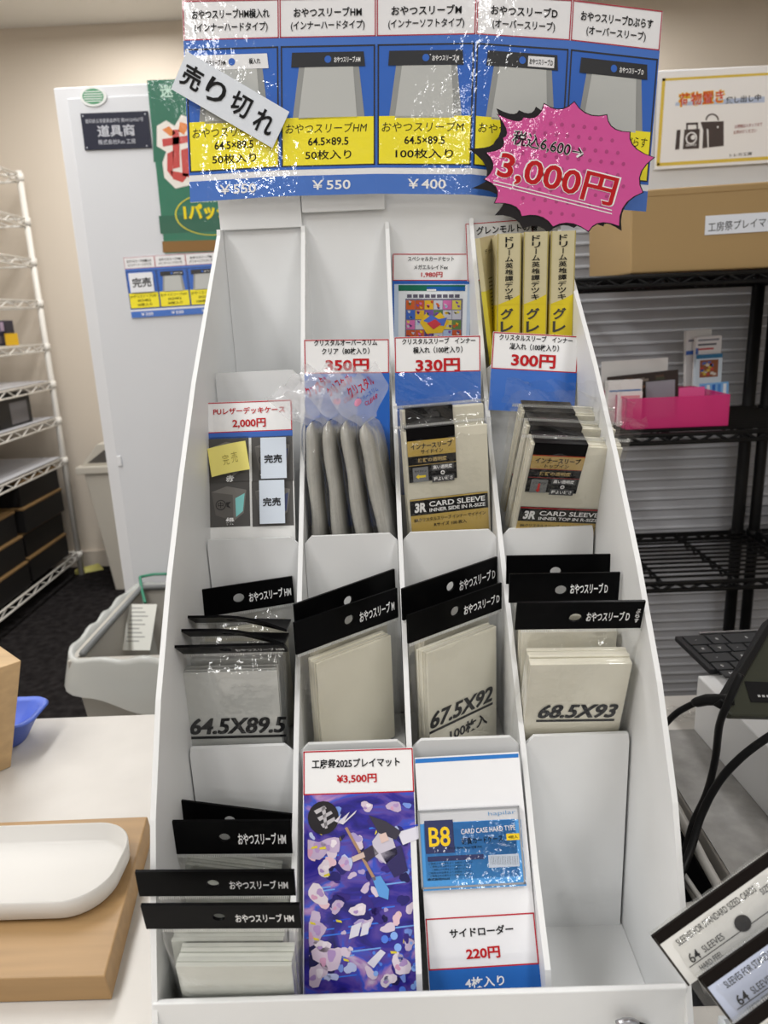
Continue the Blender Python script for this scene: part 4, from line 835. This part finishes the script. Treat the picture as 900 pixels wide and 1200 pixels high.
# card box and yellow tag
zt = .308 + .0075
b = MB(); b.box(-2.0, -1.80, 3.22, 3.30, zt, zt + .115, P((48, 44, 58), 'plastic')); r = random.Random(2); b.M = Matrix.Translation((-2.0, 3.22, zt))
for k in range(9): b.rect(.008 + .021 * k, .026 + .021 * k, .055 + .02 * r.random(), .108, P(((150, 110, 150), (110, 96, 130), (170, 150, 170))[k % 3]), 2); b.rect(.008 + .021 * k, .026 + .021 * k, .01, .045, P(((86, 78, 80), (110, 100, 104), (70, 64, 70))[k % 3]), 2)
tag(b.build('card_box'), 'dark purple card box on a wire shelf beside a yellow tag', 'card box')
b = MB(); b.box(-1.80, -1.74, 3.2, 3.204, zt, zt + .055, P((222, 176, 40))); tag(b.build('yellow_tag'), 'yellow paper tag on the wire shelf beside the dark purple card box', 'tag')
zs = -.066 + .0095
for k, (y0, y1, lab) in enumerate(((2.98, 3.30, 'farthest of the black boxes with grey labels'), (2.62, 2.93, 'second farthest of the black boxes with grey labels'), (2.2, 2.58, 'nearer black box with grey label, cut by the left edge'))):
    boxitem('black_box', lab + ' on the wire rack', 'box', -2.15, -1.78, y0, y1, zs - 0, .15, BX, 'black boxes with grey labels', None, (-.3, .75, .08, .75), P((108, 106, 108)))
# blue bundle of wrapped goods
zs = -.278 + .0095; b = MB(Matrix.Translation((-1.98, 2.86, zs))); r = random.Random(4)
def bun(u, v):
    a = u * 6.283; c = (v - .5) * 2; rr_ = (1 - abs(c) ** 3) ; q = noise.noise(Vector((math.cos(a) * 2, math.sin(a) * 2, v * 6)))
    return (math.cos(a) * (.13 + .02 * q) * rr_, c * .2, .068 + math.sin(a) * (.064 + .0 * q) * rr_)
b.grid(bun, 24, 20, P((84, 88, 112), 'gloss'))
for k in range(9): 
    y = -.16 + .04 * k; b.add([(.12, y, .03), (.12, y + .02, .03), (.13, y + .02, .06 + .02 * (k % 2)), (.13, y, .06)], [(0, 1, 2, 3)], P(((160, 160, 180), (60, 80, 150), (150, 130, 90))[k % 3]))
tag(b.build('wrapped_bundle'), 'blue plastic-wrapped bundle on the wire shelf below the grey labelled boxes', 'bundle')
# black crates on the bottom shelf
zb = -.80 + .008
bi = 0
for (y0, y1, n_, nm) in ((2.99, 3.42, 4, 'far'), (2.62, 2.96, 3, 'middle'), (2.27, 2.58, 2, 'near')):
    for k in range(n_):
        pos = 'bottom' if k == 0 else ('topmost' if k == n_ - 1 else ('second' if k == 1 else 'third'))
        boxitem('black_box', 'black flat box, %s of the %s stack on the lowest white shelf' % (pos if pos in ('bottom', 'topmost') else pos + ' from bottom', nm), 'box', -2.18, -1.745 - .012 * ((k * 7 + n_) % 3), y0 + .01 * (k % 2), y1 - .012 * ((k + 1) % 2), zb + .1225 * k, .109, BX, 'black boxes on the lowest shelf', BR, (-.2, .6, .2, .7) if (n_ == 2 and k == 1) else None, P((190, 188, 184)))
boxitem('white_carton', 'white carton end at the left edge on the lowest shelf', 'box', -2.15, -1.77, 1.98, 2.24, zb, .14, P((200, 198, 196)))
# narrow grey beige bin by the back wall
SB = P((196, 190, 178), 'plastic'); b = MB()
b.hexa([(-1.45, 3.2, FZ + .001), (-1.34, 3.2, FZ + .001), (-1.34, 3.55, FZ + .001), (-1.45, 3.55, FZ + .001)], [(-1.515, 3.18, -.31), (-1.30, 3.18, -.31), (-1.30, 3.57, -.31), (-1.515, 3.57, -.31)], SB); b.box(-1.55, -1.29, 3.165, 3.585, -.31, -.275, SB)
b.hexa([(-1.535, 3.2, -.275), (-1.30, 3.2, -.275), (-1.30, 3.56, -.275), (-1.535, 3.56, -.275)], [(-1.44, 3.2, -.17), (-1.30, 3.2, -.16), (-1.30, 3.56, -.16), (-1.44, 3.56, -.17)], SB)
b.quad([(-1.50, 3.199, -.262), (-1.40, 3.199, -.262), (-1.38, 3.199, -.20), (-1.41, 3.199, -.20)], P((84, 80, 76)))
tag(b.build('narrow_bin', bevel=.004), 'narrow beige lidded waste bin against the back wall beside the white partition', 'bin')
b = MB(Matrix.Translation((-1.72, 3.52, FZ + .001)) @ Matrix.Rotation(.5, 4, 'Z')); b.hexa([(-.07, -.03, 0), (.08, -.03, 0), (.08, .03, 0), (-.07, .03, 0)], [(-.07, -.02, .02), (.07, -.02, .015), (.06, .02, .03), (-.06, .02, .02)], P((196, 190, 110))); tag(b.build('paper_scrap', bevel=.004), 'crumpled yellow paper scrap on the carpet by the back wall', 'paper scrap')
# partition
PW = P((214, 215, 217), 'board'); PX = -.7565; YPT = 1.56
b = MB(); b.box(PX, .30, YPT, YPT + .5, FZ + .0005, .924, P((222, 223, 226), 'plastic')); b.box(PX + .03, .30, YPT - .004, YPT, FZ + .02, .90, P((214, 216, 220), 'plastic'))
tag(b.build('white_cabinet', bevel=.006), 'tall plain white cabinet standing behind the display on the left', 'cabinet')
YN_ = YPT - .0045
def bsheet(tl, tr, bl, mat, th=.002): return Sheet((tl[0], tl[1], YN_ - th), (tr[0], tr[1], YN_ - th), (bl[0], bl[1], YN_ - th), mat, th)
s = bsheet((94, 103), (124, 102), (95, 124), P((230, 232, 230))); s.v, s.f, s.mi, s.sm, s.ms = [], [], [], [], []
c0 = s.L(109, 113); ell = [(c0[0] + .031 * math.cos(k * .2094), c0[1] + .021 * math.sin(k * .2094)) for k in range(30)]; s.prism(ell, 0, .002, P((232, 234, 232)))
s.poly([(c0[0] + (x - c0[0]) * .80, c0[1] + (z - c0[1]) * .78) for x, z in ell], P((70, 150, 104)), 1)
for k in range(5): z = c0[1] + (-.010 + .005 * k); q = .022 * math.sqrt(1 - ((z - c0[1]) / .0165) ** 2); s.rect(c0[0] - q, c0[0] + q, z - .0011, z + .0011, P((226, 232, 228)), 3)
s.done('round_sticker', 'green and white oval sticker near the top left corner of the white cabinet', 'sticker')
s = bsheet((94, 133), (173, 130), (99, 176), P((40, 42, 58), 'plastic'), .003)
SIL = P((196, 198, 206), 'ink'); s.ptext('道具商', 136, 153, 14, SIL, 44, bold=.02); s.ptext('愛知県公安委員会許可 第541234567号', 134, 141, 5, SIL, 68, bold=0); s.ptext('株式会社Fun 工房', 137, 166, 6, SIL, 44, bold=.005)
for x, y in ((97, 136), (170, 133.5), (102, 173), (172, 171)): s.disc(*s.L(x, y), .0018, SIL, 2, n=8)
s.done('name_plate', 'dark blue dealer plate with silver characters on the white cabinet', 'sign')
GN = P((24, 112, 84), 'lam'); GN2 = P((12, 92, 68), 'lam')
s = bsheet((172, 94), (330, 88), (188, 297), GN); 
s.ppoly([(176, 96), (300, 90), (300, 180), (180, 190)], P((16, 104, 78), 'lam'), 1)
s.ppoly([(190, 283), (330, 279), (330, 291), (191, 296)], P((140, 104, 58)), 2); s.ppoly([(186, 253), (330, 248), (330, 268), (188, 274)], GN2, 1)
s.ptext('迷', 195, 107, 15, P((200, 230, 214), 'ink'), 15, bold=.02)
WB_ = P((236, 230, 222), 'lam'); RB = P((196, 62, 56), 'lam'); OB = P((226, 130, 50), 'lam')
blob = [(186, 150), (196, 144), (205, 150), (212, 138), (224, 142), (230, 160), (228, 185), (222, 214), (206, 218), (194, 206), (192, 190), (196, 178), (186, 172)]
cxb, cyb = 208, 180; s.ppoly([(cxb + (x - cxb) * 1.1, cyb + (y - cyb) * 1.08) for x, y in blob], WB_, 3)
for q, m in (([(190, 152), (198, 148), (206, 156), (200, 160)], OB), ([(211, 143), (222, 146), (216, 158), (209, 154)], OB), ([(190, 163), (226, 158), (226, 166), (191, 172)], RB), ([(202, 152), (210, 152), (211, 196), (203, 198)], RB), ([(196, 180), (204, 176), (202, 208), (196, 200)], RB), ([(212, 176), (224, 172), (222, 208), (214, 206)], RB), ([(200, 200), (222, 204), (214, 214), (203, 210)], RB)): s.ppoly(q, m, 4)
s.ptext('1パック', 242, 248, 19, P((236, 214, 40), 'ink'), 54, bold=.05, L=6)
pts = [(248 + 43 * math.cos(k * .196), 251 + 25 * math.sin(k * .196)) for k in range(33)]
for k in range(4, 28):
    a, c = pts[k], pts[k + 1]; q = lambda p, f: (248 + (p[0] - 248) * f, 251 + (p[1] - 251) * f); s.ppoly([a, c, q(c, .96), q(a, .96)], P((214, 206, 70)), 5)
s.ptext('当店限定', 246, 233, 8, P((210, 230, 220), 'ink'), 46, bold=.01, L=6)
s.done('green_poster', 'green glossy poster with red and orange lettering on the white cabinet', 'poster')
tl, tr, bl = (144.5, 302), (289, 293), (152, 373)
sheets = Sheet((tl[0], tl[1], YN_ - .002), (tr[0], tr[1], YN_ - .002), (bl[0], bl[1], YN_ - .002), LW, .0015)
u = sheets.w / 4
for k in range(4):
    kk = [0, 1, 2, 3][k]; sub = MB(Matrix.Translation((u * k, 0, 0)) @ Matrix.Diagonal((u / .082, 2.5, sheets.h / .159, 1))); pricecard(sub, kk, small=True)
    base = len(sheets.v); sheets.v += sub.v
    for f, mi, sm_ in zip(sub.f, sub.mi, sub.sm): sheets.f.append(tuple(base + q for q in f)); sheets.mi.append(sheets.idx(sub.ms[mi])); sheets.sm.append(sm_)
sheets.rect(u * .10, u * .88, sheets.h * .42, sheets.h * .74, P((236, 238, 242)), 26); sheets.text('完売', u * .5, sheets.h * .58, u * .30, INK, 28, wd=u * .62, bold=.02)
sheets.done('small_price_strip', 'small strip of blue and yellow price cards with a sold-out note on the white cabinet', 'price strip')
b = MB(); c0 = at(140, 540, YN_); b.box(c0.x - .006, c0.x + .006, YN_ - .004, YN_, c0.z - .014, c0.z + .014, P((226, 227, 230), 'plastic')); tag(b.build('hook', bevel=.002), 'small white adhesive hook on the white cabinet above the waste bin', 'hook')
# waste bin with liner
tr = thing('waste_bin', 'grey waste bin with clear plastic liner behind the counter on the left', 'bin', (-.5, 1.27, FZ)); tM = tr.matrix_world.copy()
X0, X1, Y0, Y1, ZR = -.70, -.30, 1.07, 1.50, -.292
b = MB(); GBm = P((176, 172, 164), 'plastic')
def ring(ins, z): return [(X0 + ins, Y0 + ins, z), (X1 - ins, Y0 + ins, z), (X1 - ins, Y1 - ins, z), (X0 + ins, Y1 - ins, z)]
R_ = [ring(.055, FZ + .002), ring(.004, ZR - .05), ring(-.004, ZR - .05), ring(-.004, ZR), ring(.012, ZR), ring(.065, FZ + .02)]
b.add([p for q in R_ for p in q], [(i * 4 + k, i * 4 + (k + 1) % 4, (i + 1) * 4 + (k + 1) % 4, (i + 1) * 4 + k) for i in range(5) for k in range(4)] + [(3, 2, 1, 0), (20, 21, 22, 23)], GBm)
for fx in (.42, .5): b.hexa([(X0 + fx * .4, Y0 + .045, FZ + .1), (X0 + fx * .4 + .012, Y0 + .045, FZ + .1), (X0 + fx * .4 + .012, Y0 + .05, FZ + .1), (X0 + fx * .4, Y0 + .05, FZ + .1)], [(X0 + fx * .4 + .01, Y0 - .006, ZR - .06), (X0 + fx * .4 + .022, Y0 - .006, ZR - .06), (X0 + fx * .4 + .022, Y0 + .01, ZR - .06), (X0 + fx * .4 + .01, Y0 + .01, ZR - .06)], P((150, 146, 138), 'plastic'))
b.build('bin_body', tr, bevel=.006, rootM=tM)
b = MB(); rx, ry = (X1 - X0) / 2 + .012, (Y1 - Y0) / 2 + .012; cx, cy = (X0 + X1) / 2, (Y0 + Y1) / 2
def lin_(u, v):
    a = u * 2 * math.pi; c_, s_ = math.cos(a), math.sin(a); k = 1 / (abs(c_) ** 8 + abs(s_) ** 8) ** .125
    nz_ = noise.noise(Vector((c_ * 3, s_ * 3, v * 2))); hem = .10 + .03 * math.sin(3 * a) + .02 * nz_
    if v < .4: t = v / .4; ins = .03 * (1 - t); z = ZR + .012 - .22 * (1 - t) ** 1.3
    else: t = (v - .4) / .6; ins = -.004 - .014 * t; z = ZR + .014 - hem * t
    f = 1 - ins / .2 + .012 * nz_ * (.3 + v)
    return (cx + c_ * k * rx * f, cy + s_ * k * ry * f, z + .004 * math.sin(17 * a))
LIN = P((226, 228, 224), 'tint')
b.grid(lin_, 96, 16, LIN); bl_ = b.build('bin_liner', tr, rootM=tM)
b = MB(); b.tube([(X0 + .02, Y0 + .02, ZR + .004), (X0 + .02, Y1 - .02, ZR + .004), (X1 - .02, Y1 - .02, ZR + .004)], .008, P((120, 122, 122), 'plastic'), 6); b.build('liner_band', bl_, rootM=tM)
s = Sheet((152, 708, 1.38), (184, 708, 1.38), (157, 762, 1.30), P((214, 214, 206)), .001)
for k in range(9): s.rect(s.w * .1, s.w * (.5 + .3 * ((k * 7) % 5) / 5), s.h * (.9 - .09 * k), s.h * (.925 - .09 * k), P((150, 150, 146), 'ink'), 2)
s.done('receipt_card', 'white printed card hanging inside the lined waste bin', 'card')
b = MB(); p = [at(164, 676, 1.5), at(166, 690, 1.47), at(170, 706, 1.40)]; b.tube(spl(p), .004, P((64, 140, 112), 'plastic'), 6); b.tube([at(164, 676, 1.505), at(180, 673, 1.505), at(215, 672, 1.505)], .004, P((64, 140, 112), 'plastic'), 6)
tag(b.build('green_string'), 'green string hanging over the back rim of the waste bin to the white card', 'string')

# ------------------------------------------------------------------ background right: black wire rack and goods
BKM = P((24, 24, 25), 'plastic')
RL = [.428, .149, -.1428]
def rl(): pass
wirerack('wire_rack', 'black wire shelving rack behind the display on the right', -.20, .801, 1.0, 1.315, RL + [-.80], [(.801, 1.0), (-.20, 1.0), (-.20, 1.315), (.801, 1.315)], BKM, 'x', .0135, .0145, .026, 12, None, .60)
wirerack('wire_rack', 'neighbouring black wire rack at the right edge of the photo', .840, 1.40, 1.0, 1.315, RL + [-.80], [(.840, 1.0), (1.40, 1.0), (1.40, 1.315), (.840, 1.315)], BKM, 'x', .0125, .0145, .026, 12, None, .60)
RB_ = P((188, 189, 194), 'plastic'); b = MB()
b.box(.20, 1.3, 1.375, 1.385, FZ + .001, .60, RB_)
for k in range(60): z = -.88 + k * .0245; b.tube([(.20, 1.375, z), (1.3, 1.375, z)], .0045, RB_, 6)
tag(b.build('ribbed_panel'), 'pale grey sheet with horizontal ribs standing behind the black wire rack', 'panel')
b = MB(); b.box(.305, 1.5, 1.42, 1.45, FZ + .001, .862, P((226, 227, 228), 'plastic')); b.box(.305, 1.5, 1.415, 1.42, .842, .862, P((236, 236, 238), 'plastic')); tag(b.build('white_partition', bevel=.003), 'white partition rising above the cardboard box with the luggage notice on it', 'partition')
YS = 1.412
s = Sheet((771, 85, YS), (925, 75.5, YS), (762, 199, YS), P((246, 246, 247), 'lam'), .0015)
def q4(a, b_, c_, d_): return [a, b_, c_, d_]
YF = P((226, 196, 70), 'lam'); 
s.ppoly(q4((776, 92), (920, 84), (920, 87), (776, 95)), YF, 1); s.ppoly(q4((776, 92), (780, 91.5), (773, 194), (769, 194)), YF, 1); s.ppoly(q4((770, 191), (920, 182), (920, 186), (770, 195)), YF, 1)
s.ppoly(q4((792, 120), (896, 113), (896, 120), (791, 124)), P((190, 204, 232), 'lam'), 1)
s.ptext('荷物置き', 822, 115, 17, P((240, 190, 60), 'ink'), 55, L=2, bold=.06, rot=.03); s.ptext('荷物置き', 822, 115, 15, P((214, 76, 50), 'ink'), 52, L=3, bold=.015, rot=.03); s.ptext('貸し出し中', 871, 116, 8, P((40, 40, 44), 'ink'), 41, bold=.02, rot=.03)
DBG = P((66, 54, 52), 'lam')
s.ppoly(q4((793, 152.5), (797.5, 152), (796, 175), (791, 175.5)), DBG, 2); s.ppoly(q4((802, 152), (820, 151), (819, 174), (800, 175)), DBG, 2)
for q in (q4((804, 144), (818, 143.5), (818, 146), (804, 146.5)), q4((804, 144), (806, 144), (806, 152), (804, 152)), q4((816, 144), (818, 144), (818, 152), (816, 152))): s.ppoly(q, DBG, 2)
s.ppoly(q4((821, 143), (848, 142), (848, 171), (830, 173)), DBG, 2); s.ppoly(q4((824, 151), (828, 149), (829, 173), (823, 174)), DBG, 3); s.ppoly(q4((828, 151), (830, 152), (830.5, 173), (829, 173)), P((230, 230, 230)), 4)
for k in range(10):
    a, c_ = k * .314, (k + 1) * .314; f = lambda t, r_: (834.5 + r_ * math.cos(t), 141 - r_ * math.sin(t)); s.ppoly([f(a, 8), f(c_, 8), f(c_, 6.2), f(a, 6.2)], DBG, 2)
s.disc(*s.L(810, 162), .0125, P((236, 236, 238)), 4, n=18); s.disc(*s.L(810, 162), .0095, DBG, 5, n=16); s.disc(*s.L(812, 161), .005, P((236, 236, 238)), 6, n=12); s.ptext('BAG', 810, 170, 2.5, P((236, 236, 238), 'ink'), 12, L=6)
s.disc(*s.L(841, 149), .0022, P((236, 236, 238)), 4, n=8)
s.ptext('お荷物はスタッフまで', 877, 147, 4.5, P((140, 50, 46), 'ink'), 32, bold=.01, rot=.03); s.ptext('お声がけください', 873, 154, 4.5, P((140, 50, 46), 'ink'), 27, bold=.01, rot=.03); s.ptext('トレカ工房', 868, 181, 4, INK, 26, rot=.03)
s.done('luggage_notice', 'yellow framed notice about lending luggage space, with drawn bags, on the white partition', 'notice')
KR = P((172, 143, 98), 'paper'); zt = RL[0] + .0075
b = MB(); b.hexa([(.430, 1.02, zt), (1.05, 1.02, zt), (1.05, 1.30, zt), (.432, 1.30, zt)], [(.425, 1.02, .572), (1.06, 1.02, .585), (1.06, 1.30, .585), (.427, 1.30, .572)], KR)
for z_ in (.5775,): b.add([(.43, 1.0195, .56), (1.05, 1.0195, .573), (1.05, 1.0195, .574), (.43, 1.0195, .561)], [(0, 1, 2, 3)], P((150, 118, 72)))
tag(b.build('cardboard_box', bevel=.003), 'brown cardboard box on the top shelf of the black wire rack', 'cardboard box')
s = Sheet((827, 253, 1.0185), (925, 247, 1.0185), (825, 275.5, 1.0185), P((232, 236, 244)), .0008); s.ptext('工房祭プレイマット', 873, 262.5, 11, INK, 86, bold=.0, rot=.03)
s.done('box_label', 'white paper label naming playmats on the cardboard box', 'label')
# pink bin and packets on the second shelf
z2 = RL[1] + .0075; PKT = P((222, 52, 128), 'tint'); b = MB(); x0, x1, y0, y1 = .437, .628, 1.03, 1.2; hz = .058
b.box(x0, x1, y0, y1, z2, z2 + .002, PKT); b.box(x0, x1, y0, y0 + .002, z2 + .002, z2 + hz, PKT); b.box(x0, x1, y1 - .002, y1, z2 + .002, z2 + hz, PKT); b.box(x0, x0 + .002, y0 + .002, y1 - .002, z2 + .002, z2 + hz, PKT); b.box(x1 - .002, x1, y0 + .002, y1 - .002, z2 + .002, z2 + hz, PKT)
tag(b.build('pink_bin'), 'translucent pink open bin on the second shelf of the black rack', 'bin')
def bpack(tl, tr, bl, mat, label, name, cat, fn=None, th=.008, group=None, zf=None):
    s = Sheet(tl, tr, bl, mat, th)
    if zf is not None:
        e = -(s.F.translation.z - zf) / s.F.to_3x3().col[2].z
        if e < 0: s.box(0, s.w, 0, th, e, 0, mat)
    if fn: fn(s)
    return s.done(name, label, cat, group)
zf = z2 + .0025
WHT = P((228, 226, 224)); 
bpack((705, 424, 1.19), (783, 419, 1.19), (707, 455, 1.19), WHT, 'large white card standing at the back of the pink bin', 'white_card', 'card', zf=zf, th=.002)
def dk(s):
    r = random.Random(6)
    for k in range(16): x = s.w * r.random() * .85; z = s.h * (.1 + .75 * r.random()); s.rect(x, x + s.w * .12, z, z + s.h * .12, P(((90, 70, 60), (120, 90, 70), (70, 76, 60), (130, 120, 110))[k % 4]), 2 + .2 * (k % 3))
bpack((712, 442, 1.165), (795, 433, 1.165), (714, 466, 1.165), P((60, 52, 48)), 'dark printed packet lying across the pink bin contents', 'card_packet', 'card packet', dk, zf=zf, th=.004)
def wl(s): s.rect(s.w * .04, s.w * .96, s.h * .46, s.h * .54, P((90, 130, 180)), 2)
def wl2(s): s.rect(s.w * .1, s.w * .9, s.h * .3, s.h * .6, P((226, 150, 160)), 2)
bpack((713, 447, 1.10), (753, 445, 1.10), (714, 470, 1.10), WHT, 'white box with a blue line in the pink bin', 'card_packet', 'card packet', wl, zf=zf, th=.02)
bpack((725, 460, 1.06), (753, 459, 1.06), (726, 470, 1.06), P((236, 226, 226)), 'small white packet with pink lettering at the front of the pink bin', 'card_packet', 'card packet', wl2, zf=zf, th=.006)
bpack((758, 448, 1.13), (791, 445, 1.13), (759, 466, 1.13), P((150, 152, 160), 'gloss'), 'grey glossy packet in the middle of the pink bin', 'card_packet', 'card packet', None, zf=zf, th=.006)
bpack((796, 455, 1.075), (826, 453, 1.075), (797, 472, 1.075), P((224, 90, 150)), 'pink card standing inside the pink bin', 'pink_card', 'card', None, zf=zf, th=.002)
def blu(s):
    for k in range(5): s.rect(s.w * (.05 + .19 * k), s.w * (.16 + .19 * k), s.h * .1, s.h * .9, P(((70, 130, 200), (220, 226, 234), (40, 100, 180))[k % 3]), 2)
bpack((820, 450, 1.17), (854, 447, 1.17), (820, 470, 1.17), P((120, 170, 220)), 'blue printed card standing at the right of the pink bin', 'blue_card', 'card', blu, zf=zf, th=.002)
def br1(s): s.rect(0, s.w, s.h * .52, s.h * .60, P((70, 110, 190)), 2); s.rect(s.w * .1, s.w * .9, s.h * .78, s.h * .82, P((120, 120, 130)), 2)
def br2(s):
    for k, q in enumerate((.9, .8, .7)): s.rect(s.w * .08, s.w * (.9 - .1 * k), s.h * q, s.h * (q + .04), P(((140, 140, 150), (90, 90, 100), (200, 90, 90))[k]), 2)
    s.rect(0, s.w * .1, s.h * .3, s.h * .75, P((90, 120, 190)), 2)
def br3(s):
    s.rect(0, s.w, s.h * .84, s.h, P((60, 120, 160)), 2); s.rect(s.w * .15, s.w * .85, s.h * .1, s.h * .78, P((150, 90, 60)), 2); r = random.Random(9)
    for k in range(18): x = s.w * (.16 + .55 * r.random()); z = s.h * (.12 + .55 * r.random()); s.rect(x, x + s.w * .13, z, z + s.h * .1, P(((220, 190, 80), (90, 110, 180), (200, 80, 70), (220, 210, 200))[k % 4]), 3 + .2 * (k % 3))
bpack((804, 388, 1.265), (834, 385, 1.265), (806, 446, 1.265), WHT, 'tallest white card pack at the back of the stepped packs beside the pink bin', 'card_pack', 'card packet', br1, zf=z2, th=.012, group='stepped white card packs')
bpack((816, 395, 1.245), (846, 393, 1.245), (813, 447, 1.245), P((232, 228, 228)), 'middle white card pack with grey lettering among the stepped packs', 'card_pack', 'card packet', br2, zf=z2, th=.012, group='stepped white card packs')
bpack((816, 416, 1.225), (847, 414, 1.225), (813, 446, 1.225), P((214, 226, 236)), 'front card pack with a colourful picture among the stepped packs', 'card_pack', 'card packet', br3, zf=z2, th=.012, group='stepped white card packs')
b = MB(); z3 = RL[2] + .0075; CL = P((214, 218, 222), 'tint'); b.box(.865, 1.1, 1.12, 1.29, z3, z3 + .055, CL); b.box(.86, 1.105, 1.115, 1.295, z3 + .055, z3 + .063, CL); tag(b.build('clear_container', bevel=.003), 'clear lidded plastic container on the neighbouring black rack at the right edge', 'container')
